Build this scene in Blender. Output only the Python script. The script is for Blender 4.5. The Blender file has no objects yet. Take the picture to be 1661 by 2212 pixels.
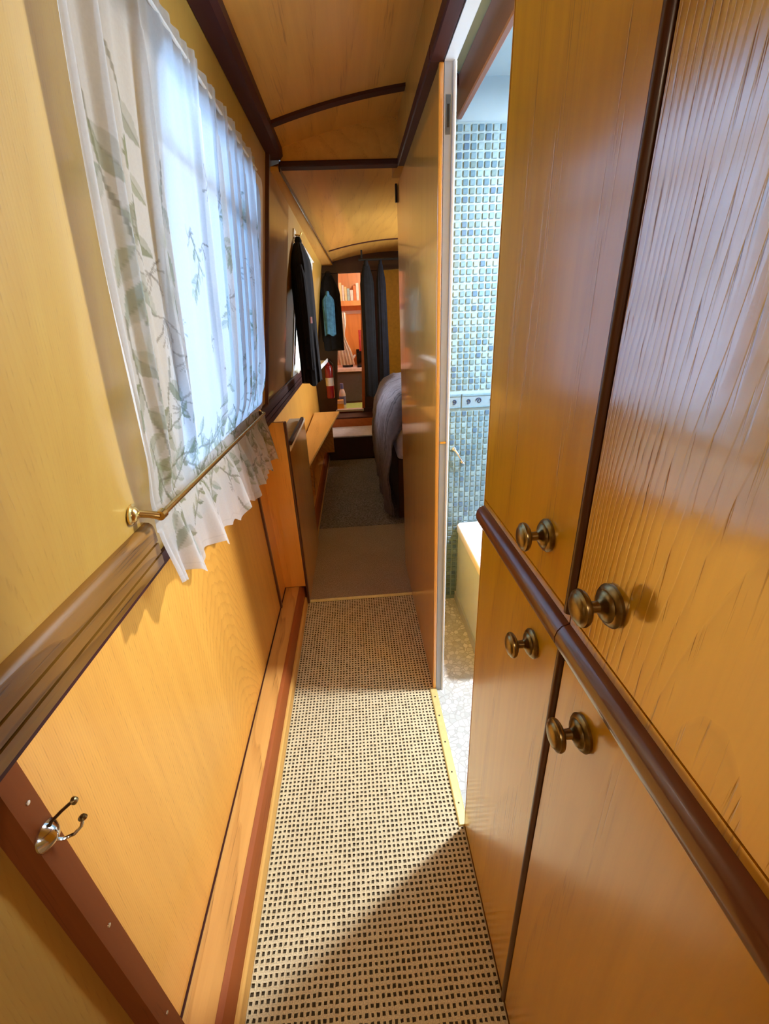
import bpy, bmesh, math, random
import numpy as np
from mathutils import Vector, Matrix, noise as mnoise

C = bpy.context.scene.collection
SC = bpy.context.scene
PI = math.pi

# ------------------------------------------------------------------ camera, sky, light, exposure
cam_d = bpy.data.cameras.new('camera')
cam = bpy.data.objects.new('camera', cam_d)
C.objects.link(cam)
cam_d.sensor_fit = 'HORIZONTAL'
cam_d.sensor_width = 36.0
cam_d.lens = 923.38 / 1661 * 36.0
cam_d.clip_start = 0.01
cam.matrix_world = Matrix(((0.99664375, 0.06590053, -0.04856289, 0.0),
                           (-0.07140362, 0.40970907, -0.90941739, 0.0),
                           (-0.04003443, 0.90983273, 0.41303952, 1.25),
                           (0, 0, 0, 1)))
SC.camera = cam

world = bpy.data.worlds.new('sky')
SC.world = world
world.use_nodes = True
bg = world.node_tree.nodes['Background']
bg.inputs['Color'].default_value = (0.36, 0.60, 1.0, 1)
bg.inputs['Strength'].default_value = 10.0


def portal(name, loc, direction, sx, sy):
    """a sky portal in a window opening: it gives no light of its own, it only guides the sky's light in"""
    l = bpy.data.lights.new(name, 'AREA')
    l.shape = 'RECTANGLE'
    l.size, l.size_y = sx, sy
    l.cycles.is_portal = True
    o = bpy.data.objects.new(name, l)
    o.location = loc
    o.rotation_euler = Vector(direction).to_track_quat('-Z', 'Y').to_euler()
    C.objects.link(o)


portal('window_portal_corridor', (-0.385, 1.20, 1.275), (1, 0, -0.155), 0.60, 0.86)
portal('window_portal_bedroom', (-0.385, 3.0, 1.275), (1, 0, -0.155), 0.60, 0.86)


def daylight(name, loc, direction, sx, sy, watts, col):
    """area lamp outside a window opening, standing in for daylight"""
    l = bpy.data.lights.new(name, 'AREA')
    l.shape = 'RECTANGLE'
    l.size, l.size_y = sx, sy
    l.energy = watts
    l.color = col
    o = bpy.data.objects.new(name, l)
    o.location = loc
    o.rotation_euler = Vector(direction).to_track_quat('-Z', 'Y').to_euler()
    C.objects.link(o)


daylight('daylight_bathroom', (1.26, 1.37, 1.32), (-1, -0.12, -0.35), 0.50, 0.54, 36, (0.76, 0.89, 1.0))
daylight('saloon_fill_left', (-0.50, -1.45, 1.30), (1, 0.25, -0.1), 0.95, 0.55, 11, (1.0, 0.95, 0.88))  # added lamp on the unseen saloon side, ambient fill from behind the camera
daylight('saloon_fill_right', (1.28, -1.45, 1.32), (-1, 0.55, -0.25), 0.95, 0.55, 20, (1.0, 0.95, 0.88))  # added fill from the unseen saloon, lifts the lower left panel
daylight('daylight_bedroom', (-0.50, 3.0, 1.30), (1, 0, -0.2), 0.75, 0.55, 70, (0.9, 0.95, 1.0))
daylight('daylight_bedroom_right', (1.28, 3.5, 1.32), (-1, 0.1, -0.25), 0.65, 0.5, 85, (1.0, 0.95, 0.92))
daylight('daylight_galley', (-0.52, 5.60, 1.25), (1, 0, -0.1), 0.5, 0.44, 20, (1.0, 0.9, 0.78))

SC.view_settings.view_transform = 'Standard'
SC.view_settings.look = 'None'
SC.view_settings.gamma = 1.0
SC.view_settings.use_curve_mapping = False
SC.view_settings.exposure = -0.66
SC.cycles.max_bounces = 10
SC.cycles.diffuse_bounces = 6
SC.cycles.glossy_bounces = 4
SC.cycles.transmission_bounces = 6
SC.cycles.transparent_max_bounces = 8
SC.cycles.caustics_reflective = False
SC.cycles.caustics_refractive = False
SC.cycles.sample_clamp_indirect = 6.0
SC.cycles.use_denoising = True

# ------------------------------------------------------------------ materials
MATS = {}


def new_mat(name):
    m = bpy.data.materials.new(name)
    m.use_nodes = True
    nt = m.node_tree
    return m, nt, nt.nodes['Principled BSDF']


def N(nt, t, **kw):
    n = nt.nodes.new(t)
    for k, v in kw.items():
        setattr(n, k, v)
    return n


def ramp(nt, fac, stops):
    r = N(nt, 'ShaderNodeValToRGB')
    els = r.color_ramp.elements
    while len(els) < len(stops):
        els.new(0.5)
    for e, (p, c) in zip(els, stops):
        e.position = p
        e.color = (*c, 1) if len(c) == 3 else c
    nt.links.new(fac, r.inputs['Fac'])
    return r.outputs['Color']


def mixc(nt, fac, a, b, mode='MIX'):
    m = N(nt, 'ShaderNodeMix', data_type='RGBA', blend_type=mode)
    for s, v in ((m.inputs[0], fac), (m.inputs[6], a), (m.inputs[7], b)):
        if hasattr(v, 'is_linked'):
            nt.links.new(v, s)
        elif isinstance(v, (int, float)):
            s.default_value = v
        else:
            s.default_value = (*v, 1)
    return m.outputs[2]


def noise_n(nt, vec, scale=1.0, detail=2.0, rough=0.5, dist=0.0):
    n = N(nt, 'ShaderNodeTexNoise')
    n.inputs['Scale'].default_value = scale
    n.inputs['Detail'].default_value = detail
    n.inputs['Roughness'].default_value = rough
    n.inputs['Distortion'].default_value = dist
    nt.links.new(vec, n.inputs['Vector'])
    return n.outputs['Fac']


def mapped(nt, scale, offset=(0, 0, 0)):
    tc = N(nt, 'ShaderNodeTexCoord')
    mp = N(nt, 'ShaderNodeMapping')
    mp.inputs['Scale'].default_value = scale
    mp.inputs['Location'].default_value = offset
    nt.links.new(tc.outputs['Object'], mp.inputs['Vector'])
    return mp.outputs['Vector']


def wood(name, base, dark, axis='Z', rough=0.3, coat=0.6, coat_ior=1.5, figure=0.5, pores=0.5, bump=0.15,
         offset=(0, 0, 0), coat_rough=0.12, wave_scale=1.0, spec=0.5, cathedral=None):
    """varnished timber: long streaks, wavy cathedral figure and fine dark pores, all running along one axis"""
    m, nt, b = new_mat(name)
    ai = 'XYZ'.index(axis)

    def sc(across, along):
        v = [across] * 3
        v[ai] = along
        return tuple(v)
    streak = noise_n(nt, mapped(nt, sc(38, 1.6), offset), 1, 5, 0.6)
    broad = noise_n(nt, mapped(nt, sc(6, 0.9), offset), 1, 3, 0.5)
    pore = noise_n(nt, mapped(nt, sc(330, 9), offset), 1, 2, 0.5)
    wv = N(nt, 'ShaderNodeTexWave', wave_type='BANDS', bands_direction='DIAGONAL', wave_profile='SAW')
    wv.inputs['Scale'].default_value = 1.0
    wv.inputs['Distortion'].default_value = 9.0
    wv.inputs['Detail'].default_value = 2.0
    wv.inputs['Detail Scale'].default_value = 0.9
    nt.links.new(mapped(nt, sc(6.5 * wave_scale, 0.85 * wave_scale), offset), wv.inputs['Vector'])
    wave_out = wv.outputs['Fac']
    if cathedral:
        # flat-sawn figure: nested arches, height = constant - b * (distance from the heart)^2
        y0, b_, fr, wob = cathedral
        tc = N(nt, 'ShaderNodeTexCoord')
        sp = N(nt, 'ShaderNodeSeparateXYZ')
        nt.links.new(tc.outputs['Object'], sp.inputs[0])

        def mth(op, a, b2, c2=None):
            n_ = N(nt, 'ShaderNodeMath', operation=op)
            for k_, v_ in enumerate((a, b2) if c2 is None else (a, b2, c2)):
                if isinstance(v_, (int, float)):
                    n_.inputs[k_].default_value = v_
                else:
                    nt.links.new(v_, n_.inputs[k_])
            return n_.outputs[0]
        dy = mth('SUBTRACT', sp.outputs[1], y0)
        wn = noise_n(nt, mapped(nt, (1, 11, 2.2), offset), 1, 3, 0.5)
        dy = mth('MULTIPLY_ADD', wn, 0.03, dy)
        f = mth('MULTIPLY_ADD', mth('MULTIPLY', dy, dy), b_, sp.outputs[2])
        f = mth('MULTIPLY_ADD', wn, wob, f)
        wave_out = mth('FRACT', mth('MULTIPLY', f, fr), 0.0)
    figure_fac = ramp(nt, wave_out, [(0.0, (0, 0, 0)), (0.55, (0.1, 0.1, 0.1)), (0.93, (1, 1, 1)), (1.0, (0.2, 0.2, 0.2))])
    pore_fac = ramp(nt, pore, [(0.56, (0, 0, 0)), (0.68, (1, 1, 1))])
    fm = N(nt, 'ShaderNodeMath', operation='MULTIPLY')
    nt.links.new(figure_fac, fm.inputs[0])
    nt.links.new(pore_fac, fm.inputs[1])
    streak_fac = ramp(nt, streak, [(0.35, (0, 0, 0)), (0.7, (1, 1, 1))])
    mid = tuple(0.5 * (p + q) for p, q in zip(base, dark))
    col = mixc(nt, streak_fac, base, tuple(0.72 * p + 0.28 * q for p, q in zip(base, dark)))
    broad_fac = ramp(nt, broad, [(0.35, (0, 0, 0)), (0.75, (0.55, 0.55, 0.55))])
    col = mixc(nt, broad_fac, col, mid)
    s1 = N(nt, 'ShaderNodeMath', operation='MULTIPLY')
    s1.inputs[1].default_value = figure * 0.55
    nt.links.new(figure_fac, s1.inputs[0])
    col = mixc(nt, s1.outputs[0], col, dark)
    s2 = N(nt, 'ShaderNodeMath', operation='MULTIPLY')
    s2.inputs[1].default_value = pores
    nt.links.new(fm.outputs[0], s2.inputs[0])
    col = mixc(nt, s2.outputs[0], col, tuple(0.45 * q for q in dark))
    nt.links.new(col, b.inputs['Base Color'])
    b.inputs['Roughness'].default_value = rough
    b.inputs['Specular IOR Level'].default_value = spec
    b.inputs['Coat Weight'].default_value = coat
    b.inputs['Coat Roughness'].default_value = coat_rough
    b.inputs['Coat IOR'].default_value = coat_ior
    h = N(nt, 'ShaderNodeMath', operation='ADD')
    nt.links.new(s1.outputs[0], h.inputs[0])
    nt.links.new(s2.outputs[0], h.inputs[1])
    bp = N(nt, 'ShaderNodeBump', invert=True)
    bp.inputs['Strength'].default_value = bump
    bp.inputs['Distance'].default_value = 0.0012
    nt.links.new(h.outputs[0], bp.inputs['Height'])
    nt.links.new(bp.outputs['Normal'], b.inputs['Normal'])
    nt.links.new(bp.outputs['Normal'], b.inputs['Coat Normal'])
    MATS[name] = m
    return m


def plain(name, col, rough=0.5, metal=0.0, var=0.12, scale=30.0, coat=0.0, bump=0.0, sheen=0.0, emit=0.0):
    """one colour with a little mottling and fine relief"""
    m, nt, b = new_mat(name)
    n = noise_n(nt, mapped(nt, (1, 1, 1)), scale, 4, 0.6)
    f = ramp(nt, n, [(0.3, (0, 0, 0)), (0.7, (1, 1, 1))])
    c = mixc(nt, f, tuple(x * (1 - var) for x in col), tuple(min(1, x * (1 + var)) for x in col))
    nt.links.new(c, b.inputs['Base Color'])
    b.inputs['Roughness'].default_value = rough
    b.inputs['Metallic'].default_value = metal
    b.inputs['Coat Weight'].default_value = coat
    b.inputs['Sheen Weight'].default_value = sheen
    if emit:
        nt.links.new(c, b.inputs['Emission Color'])
        b.inputs['Emission Strength'].default_value = emit
    if bump:
        bp = N(nt, 'ShaderNodeBump')
        bp.inputs['Strength'].default_value = bump
        bp.inputs['Distance'].default_value = 0.003
        nt.links.new(n, bp.inputs['Height'])
        nt.links.new(bp.outputs['Normal'], b.inputs['Normal'])
    MATS[name] = m
    return m


OAK_R = ((0.88, 0.475, 0.004), (0.40, 0.16, 0.002))
OAK_L = ((0.49, 0.295, 0.053), (0.36, 0.16, 0.016))
wood('oak_door', *OAK_R, 'Z', rough=0.34, coat=1.0, coat_ior=3.5, figure=0.62, pores=0.8, bump=0.2, coat_rough=0.12, cathedral=(0.02, 60.0, 8.5, 0.10))
wood('oak_door_low', *OAK_R, 'Z', rough=0.34, coat=1.0, coat_ior=2.1, figure=0.3, pores=0.4, bump=0.2, coat_rough=0.16, offset=(6.2, 3.3, 1.9))
wood('oak_door_far', *OAK_R, 'Z', rough=0.34, coat=1.0, coat_ior=2.1, figure=0.25, pores=0.45, bump=0.3, coat_rough=0.16, offset=(3.1, 1.7, 0.4))
wood('oak_partition', (0.90, 0.44, 0.075), (0.62, 0.25, 0.03), 'Z', rough=0.28, coat=1.0, coat_ior=1.8, figure=0.15, pores=0.35, bump=0.15, coat_rough=0.07, offset=(7, 2, 1))
wood('oak_wall', *OAK_L, 'Z', rough=0.42, coat=0.35, figure=0.22, pores=0.22, bump=0.15, cathedral=(0.36, 40.0, 18.0, 0.10), offset=(1.3, 5.2, 2.2))
wood('oak_wall_lower', (0.82, 0.41, 0.070), (0.48, 0.185, 0.018), 'Z', rough=0.45, coat=0.3, figure=0.42, pores=0.35, bump=0.2, cathedral=(1.0, 9.0, 26.0, 0.12), offset=(4.4, 0.2, 2.9))
wood('oak_shadow_tint', (0.36, 0.17, 0.035), (0.20, 0.07, 0.010), 'Z', rough=0.3, coat=0.8, coat_ior=1.7, figure=0.2, pores=0.3, bump=0.1, coat_rough=0.08)  # wall oak darkened, carries the corridor shadow in its colour
wood('oak_ceiling', (0.72, 0.38, 0.075), (0.40, 0.17, 0.024), 'Y', rough=0.4, coat=0.35, figure=0.3, pores=0.5, bump=0.15)
wood('oak_frieze', (0.54, 0.28, 0.045), (0.3, 0.12, 0.015), 'Z', rough=0.4, coat=0.35, figure=0.2, pores=0.4, bump=0.15)
wood('oak_board', (0.74, 0.42, 0.125), (0.40, 0.18, 0.035), 'Y', rough=0.4, coat=0.35, figure=0.8, pores=0.7, bump=0.3, wave_scale=2.2)
wood('oak_dado', (0.25, 0.112, 0.014), (0.08, 0.03, 0.005), 'Y', rough=0.42, coat=0.08, spec=0.35, figure=0.9, pores=0.9, bump=0.35, wave_scale=3.0, coat_rough=0.2)
wood('pale_strip', (0.78, 0.46, 0.13), (0.55, 0.28, 0.06), 'Y', rough=0.6, coat=0.0, spec=0.2, figure=0.3, pores=0.3)
wood('mahogany', (0.085, 0.024, 0.011), (0.04, 0.010, 0.005), 'Z', rough=0.35, coat=0.35, figure=0.3, pores=0.4, bump=0.1, coat_rough=0.15)
wood('mahogany_long', (0.052, 0.011, 0.010), (0.025, 0.006, 0.005), 'Y', rough=0.5, coat=0.05, spec=0.2, figure=0.3, pores=0.4, bump=0.1, coat_rough=0.15)
wood('mahogany_matt', (0.27, 0.080, 0.020), (0.13, 0.032, 0.009), 'Z', rough=0.6, coat=0.0, spec=0.15, figure=0.3, pores=0.3, bump=0.1)
wood('pelmet_brown', (0.15, 0.070, 0.050), (0.09, 0.04, 0.028), 'Y', rough=0.5, coat=0.1, figure=0.3, pores=0.2)
wood('mahogany_rail', (0.17, 0.048, 0.018), (0.08, 0.020, 0.008), 'Y', rough=0.3, coat=1.0, figure=0.3, pores=0.4, bump=0.1, coat_rough=0.06)
wood('mahogany_red', (0.36, 0.10, 0.022), (0.18, 0.04, 0.010), 'Y', rough=0.6, coat=0.0, spec=0.2, figure=0.3, pores=0.3, bump=0.1)
wood('mahogany_dark', (0.045, 0.012, 0.008), (0.02, 0.006, 0.004), 'Z', rough=0.35, coat=0.5, figure=0.3, pores=0.3)
wood('mahogany_cross', (0.060, 0.018, 0.012), (0.028, 0.008, 0.005), 'X', rough=0.5, coat=0.05, spec=0.2, figure=0.3, pores=0.3)
wood('orange_pine', (0.82, 0.36, 0.09), (0.50, 0.17, 0.03), 'Z', rough=0.4, coat=0.4, figure=0.4, pores=0.3)
plain('bath_paint', (0.27, 0.40, 0.50), rough=0.4, var=0.03, scale=12)
plain('white_paint', (0.80, 0.84, 0.88), rough=0.35, var=0.03, scale=12)
plain('jamb_paint', (0.42, 0.49, 0.60), rough=0.4, var=0.05, scale=12)
plain('bath_panel', (0.62, 0.78, 0.95), rough=0.3, var=0.02)
plain('bath_acrylic', (0.88, 0.89, 0.90), rough=0.12, var=0.01, coat=0.6)
plain('grout', (0.22, 0.345, 0.42), rough=0.6, var=0.04, scale=60, bump=0.1)
for k, (c, n) in enumerate((((0.17, 0.28, 0.345), 'pale'), ((0.11, 0.20, 0.27), 'light'), ((0.075, 0.15, 0.22), 'mid'), ((0.055, 0.11, 0.19), 'deep'), ((0.10, 0.17, 0.195), 'grey'))):
    plain('tile_' + n, c, rough=0.18, var=0.14, scale=90, coat=0.5)
plain('border_glaze', (0.15, 0.23, 0.30), rough=0.18, var=0.06, scale=40, coat=0.5)
plain('motif_glaze', (0.012, 0.025, 0.07), rough=0.2, var=0.2, scale=80)
plain('brass', (0.72, 0.50, 0.18), rough=0.25, metal=1.0, var=0.08, scale=50)
plain('brass_pale', (0.80, 0.70, 0.30), rough=0.38, metal=0.35, var=0.08, scale=50)
plain('antique_brass', (0.27, 0.20, 0.095), rough=0.28, metal=1.0, var=0.35, scale=60)
plain('chrome', (0.75, 0.76, 0.78), rough=0.12, metal=1.0, var=0.05)
plain('bronze_wire', (0.10, 0.065, 0.035), rough=0.3, metal=0.8, var=0.2, scale=60)
plain('screw_metal', (0.75, 0.70, 0.66), rough=0.25, metal=1.0, var=0.1)
plain('aluminium', (0.70, 0.70, 0.70), rough=0.35, metal=0.6, var=0.05)
plain('black_metal', (0.012, 0.012, 0.012), rough=0.4, var=0.3)
plain('dark_pit', (0.085, 0.066, 0.036), rough=0.95, var=0.4, scale=300)
plain('jute', (0.70, 0.63, 0.42), rough=0.95, var=0.22, scale=420, bump=0.5)
plain('black_cloth', (0.004, 0.0045, 0.007), rough=0.95, var=0.6, scale=25)
plain('navy_cloth', (0.005, 0.006, 0.013), rough=0.95, var=0.6, scale=20)
plain('blue_cloth', (0.06, 0.20, 0.34), rough=0.9, var=0.4, scale=22)
plain('cream_cloth', (0.78, 0.70, 0.56), rough=0.9, var=0.12, scale=18)
plain('green_cloth', (0.42, 0.50, 0.32), rough=0.9, var=0.2, scale=14)
plain('red_paint', (0.30, 0.012, 0.018), rough=0.25, var=0.1, coat=0.5)
plain('label_white', (0.75, 0.72, 0.70), rough=0.5)
plain('bottle_blue', (0.10, 0.16, 0.55), rough=0.3, var=0.1)
plain('bottle_white', (0.65, 0.72, 0.85), rough=0.3, var=0.1)
plain('box_yellow', (0.80, 0.52, 0.10), rough=0.5)
plain('mat_green', (0.42, 0.62, 0.18), rough=0.9, bump=0.3)
plain('counter_lilac', (0.75, 0.68, 0.72), rough=0.3)
plain('cupboard_grey', (0.075, 0.060, 0.060), rough=0.4)
plain('hob_black', (0.012, 0.012, 0.014), rough=0.2)
plain('kettle_white', (0.80, 0.80, 0.80), rough=0.25, coat=0.4)
plain('red_cloth', (0.65, 0.10, 0.07), rough=0.9, var=0.2, scale=16)
plain('pink_cloth', (0.70, 0.38, 0.42), rough=0.9, var=0.2, scale=16)
plain('yellow_book', (0.80, 0.68, 0.34), rough=0.6)
plain('teal_book', (0.35, 0.52, 0.52), rough=0.6)
plain('white_book', (0.82, 0.78, 0.70), rough=0.6)
plain('orange_book', (0.75, 0.22, 0.06), rough=0.6)
plain('wall_ochre', (0.62, 0.36, 0.035), rough=0.5)
plain('lilac_white', (0.62, 0.62, 0.74), rough=0.6)
plain('white_plastic', (0.82, 0.82, 0.80), rough=0.35)
plain('hull_black', (0.02, 0.02, 0.02), rough=0.5)
plain('water', (0.05, 0.07, 0.06), rough=0.1)


def mat_carpet_plain(name, a, b_, sx, sy):
    m, nt, b = new_mat(name)
    n = noise_n(nt, mapped(nt, (sx, sy, 60)), 1, 3, 0.7)
    n2 = noise_n(nt, mapped(nt, (5, 5, 5)), 1, 2, 0.5)
    f = ramp(nt, n, [(0.38, (0, 0, 0)), (0.62, (1, 1, 1))])
    c = mixc(nt, f, a, b_)
    f2 = ramp(nt, n2, [(0.3, (0, 0, 0)), (0.8, (0.35, 0.35, 0.35))])
    c = mixc(nt, f2, c, a)
    nt.links.new(c, b.inputs['Base Color'])
    b.inputs['Roughness'].default_value = 0.97
    bp = N(nt, 'ShaderNodeBump')
    bp.inputs['Strength'].default_value = 0.6
    bp.inputs['Distance'].default_value = 0.004
    nt.links.new(n, bp.inputs['Height'])
    nt.links.new(bp.outputs['Normal'], b.inputs['Normal'])
    MATS[name] = m


mat_carpet_plain('carpet_brown', (0.26, 0.205, 0.15), (0.48, 0.40, 0.31), 260, 130)
mat_carpet_plain('carpet_grey', (0.085, 0.075, 0.075), (0.30, 0.28, 0.28), 110, 90)


def mat_pebble():
    m, nt, b = new_mat('pebble_vinyl')
    v = N(nt, 'ShaderNodeTexVoronoi', feature='DISTANCE_TO_EDGE')
    v.inputs['Scale'].default_value = 52
    v2 = N(nt, 'ShaderNodeTexVoronoi')
    v2.inputs['Scale'].default_value = 52
    vec = mapped(nt, (1, 1, 1))
    nt.links.new(vec, v.inputs['Vector'])
    nt.links.new(vec, v2.inputs['Vector'])
    sep = N(nt, 'ShaderNodeSeparateColor')
    nt.links.new(v2.outputs['Color'], sep.inputs[0])
    peb = ramp(nt, sep.outputs[0], [(0.0, (0.50, 0.54, 0.54)), (0.45, (0.62, 0.66, 0.67)), (1.0, (0.84, 0.87, 0.90))])
    e = ramp(nt, v.outputs['Distance'], [(0.02, (1, 1, 1)), (0.10, (0, 0, 0))])
    c = mixc(nt, e, peb, (0.46, 0.48, 0.48))
    nt.links.new(c, b.inputs['Base Color'])
    b.inputs['Roughness'].default_value = 0.3
    MATS['pebble_vinyl'] = m


mat_pebble()


def mat_curtain():
    m, nt, b = new_mat('curtain_voile')
    nt.nodes.remove(b)
    out = [n for n in nt.nodes if n.type == 'OUTPUT_MATERIAL'][0]
    at = N(nt, 'ShaderNodeVertexColor', layer_name='print')
    weave = noise_n(nt, mapped(nt, (1, 1, 1)), 260, 3, 0.6)
    wf = ramp(nt, weave, [(0.3, (0.94, 0.94, 0.94)), (0.7, (1, 1, 1))])
    col = mixc(nt, 1.0, at.outputs['Color'], wf, 'MULTIPLY')
    d = N(nt, 'ShaderNodeBsdfDiffuse')
    t = N(nt, 'ShaderNodeBsdfTranslucent')
    tr = N(nt, 'ShaderNodeBsdfTransparent')
    nt.links.new(col, d.inputs['Color'])
    nt.links.new(col, t.inputs['Color'])
    a = N(nt, 'ShaderNodeMixShader')
    a.inputs[0].default_value = 0.62
    nt.links.new(d.outputs[0], a.inputs[1])
    nt.links.new(t.outputs[0], a.inputs[2])
    a2 = N(nt, 'ShaderNodeMixShader')
    a2.inputs[0].default_value = 0.16
    nt.links.new(a.outputs[0], a2.inputs[1])
    nt.links.new(tr.outputs[0], a2.inputs[2])
    nt.links.new(a2.outputs[0], out.inputs['Surface'])
    MATS['curtain_voile'] = m


mat_curtain()


def mat_voile(name, col):
    m, nt, b = new_mat(name)
    nt.nodes.remove(b)
    out = [n for n in nt.nodes if n.type == 'OUTPUT_MATERIAL'][0]
    n = noise_n(nt, mapped(nt, (1, 1, 1)), 40, 3, 0.6)
    c = mixc(nt, ramp(nt, n, [(0.35, (0, 0, 0)), (0.7, (1, 1, 1))]), col, tuple(0.85 * x for x in col))
    d = N(nt, 'ShaderNodeBsdfDiffuse')
    t = N(nt, 'ShaderNodeBsdfTranslucent')
    nt.links.new(c, d.inputs['Color'])
    nt.links.new(c, t.inputs['Color'])
    a = N(nt, 'ShaderNodeMixShader')
    a.inputs[0].default_value = 0.45
    nt.links.new(d.outputs[0], a.inputs[1])
    nt.links.new(t.outputs[0], a.inputs[2])
    nt.links.new(a.outputs[0], out.inputs['Surface'])
    MATS[name] = m


mat_voile('voile_cream', (0.78, 0.72, 0.60))
mat_voile('voile_green', (0.46, 0.58, 0.36))


def mat_glass(name, frost):
    m, nt, b = new_mat(name)
    nt.nodes.remove(b)
    out = [n for n in nt.nodes if n.type == 'OUTPUT_MATERIAL'][0]
    tr = N(nt, 'ShaderNodeBsdfTransparent')
    tr.inputs['Color'].default_value = (0.93, 0.96, 0.97, 1)
    gl = N(nt, 'ShaderNodeBsdfGlossy')
    gl.inputs['Roughness'].default_value = 0.03 + frost
    fr = N(nt, 'ShaderNodeFresnel')
    fr.inputs['IOR'].default_value = 1.45
    mx = N(nt, 'ShaderNodeMixShader')
    nt.links.new(fr.outputs[0], mx.inputs[0])
    nt.links.new(tr.outputs[0], mx.inputs[1])
    nt.links.new(gl.outputs[0], mx.inputs[2])
    nt.links.new(mx.outputs[0], out.inputs['Surface'])
    MATS[name] = m


mat_glass('window_glass', 0.0)


def mat_duvet():
    m, nt, b = new_mat('duvet_cloth')
    w = N(nt, 'ShaderNodeTexWave', wave_type='BANDS', bands_direction='Y')
    w.inputs['Scale'].default_value = 3.2
    w.inputs['Distortion'].default_value = 2.0
    nt.links.new(mapped(nt, (1, 1, 0.35)), w.inputs['Vector'])
    n = noise_n(nt, mapped(nt, (40, 40, 40)), 1, 3, 0.6)
    c1 = ramp(nt, w.outputs['Fac'], [(0.0, (0.21, 0.175, 0.205)), (0.7, (0.28, 0.235, 0.27)), (0.9, (0.07, 0.058, 0.08)), (1.0, (0.23, 0.19, 0.22))])  # narrow dark bands across the lilac grey
    f = ramp(nt, n, [(0.4, (0, 0, 0)), (0.7, (0.6, 0.6, 0.6))])
    c = mixc(nt, f, c1, (0.30, 0.275, 0.33))
    nt.links.new(c, b.inputs['Base Color'])
    b.inputs['Roughness'].default_value = 0.9
    MATS['duvet_cloth'] = m


mat_duvet()

# ------------------------------------------------------------------ mesh helpers


def world_loc(o):
    v = Vector((0, 0, 0))
    while o is not None:
        v += o.location
        o = o.parent
    return v


def link_bm(name, bm, mat, parent=None, smooth=False, loc=None):
    """links a bmesh (given in world coordinates) as one mesh object; loc = its own origin when top-level"""
    if loc is None and parent is None:
        loc = (0, 0, 0)
    off = world_loc(parent) if parent is not None else Vector(loc)
    bmesh.ops.translate(bm, verts=bm.verts, vec=-off)
    bmesh.ops.recalc_face_normals(bm, faces=bm.faces)
    me = bpy.data.meshes.new(name)
    bm.to_mesh(me)
    bm.free()
    mats = mat if isinstance(mat, (list, tuple)) else [mat]
    for x in mats:
        me.materials.append(MATS[x])
    if smooth:
        me.polygons.foreach_set('use_smooth', [True] * len(me.polygons))
        try:
            me.set_sharp_from_angle(angle=math.radians(38))
        except Exception:
            pass
    o = bpy.data.objects.new(name, me)
    C.objects.link(o)
    if parent is not None:
        o.parent = parent
    else:
        o.location = off
    return o


def thing(name, label, cat, loc=(0, 0, 0), group=None):
    o = bpy.data.objects.new(name, None)
    o.empty_display_size = 0.05
    C.objects.link(o)
    o.location = loc
    o['label'] = label
    o['category'] = cat
    if group:
        o['group'] = group
    return o


def tag(o, label, cat, group=None):
    o['label'] = label
    o['category'] = cat
    if group:
        o['group'] = group
    return o


def struct(o, label=None):
    o['kind'] = 'structure'
    if label:
        o['label'] = label
    return o


def struct_root(name, loc=(0, 0, 0), label=None):
    o = bpy.data.objects.new(name, None)
    o.empty_display_size = 0.05
    C.objects.link(o)
    o.location = loc
    return struct(o, label)


def bm_box(x0, x1, y0, y1, z0, z1, bev=0.0, seg=1, bm=None):
    b = bmesh.new()
    bmesh.ops.create_cube(b, size=1.0)
    for v in b.verts:
        v.co = Vector((x0 if v.co.x < 0 else x1, y0 if v.co.y < 0 else y1, z0 if v.co.z < 0 else z1))
    if bev > 0:
        bmesh.ops.bevel(b, geom=list(b.edges), offset=bev, segments=seg, affect='EDGES', profile=0.5)
    if bm is not None:
        join(bm, b)
        return bm
    return b


def join(bm, other):
    tmp = bpy.data.meshes.new('tmp')
    other.to_mesh(tmp)
    other.free()
    bm.from_mesh(tmp)
    bpy.data.meshes.remove(tmp)
    return bm


def bm_prism(poly, axis, a0, a1, bm=None, shift=None):
    """extrudes a 2-D outline along an axis. axis Y: outline in (x, z); X: (y, z); Z: (x, y)"""
    b = bm if bm is not None else bmesh.new()

    def pt(p, a):
        if axis == 'Y':
            return (p[0], a, p[1])
        if axis == 'X':
            return (a, p[0], p[1])
        return (p[0], p[1], a)
    n = len(poly)
    A = [b.verts.new(pt(p, a0)) for p in poly]
    B = [b.verts.new(pt(p, a1)) for p in poly]
    b.faces.new(A)
    b.faces.new(list(reversed(B)))
    for i in range(n):
        j = (i + 1) % n
        b.faces.new((A[i], B[i], B[j], A[j]))
    return b


def bm_hexa(pts, bm=None):
    """eight corners: four of one face, then the matching four of the opposite face"""
    b = bm if bm is not None else bmesh.new()
    v = [b.verts.new(p) for p in pts]
    for f in ((0, 1, 2, 3), (7, 6, 5, 4), (0, 4, 5, 1), (1, 5, 6, 2), (2, 6, 7, 3), (3, 7, 4, 0)):
        b.faces.new([v[i] for i in f])
    return b


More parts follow.
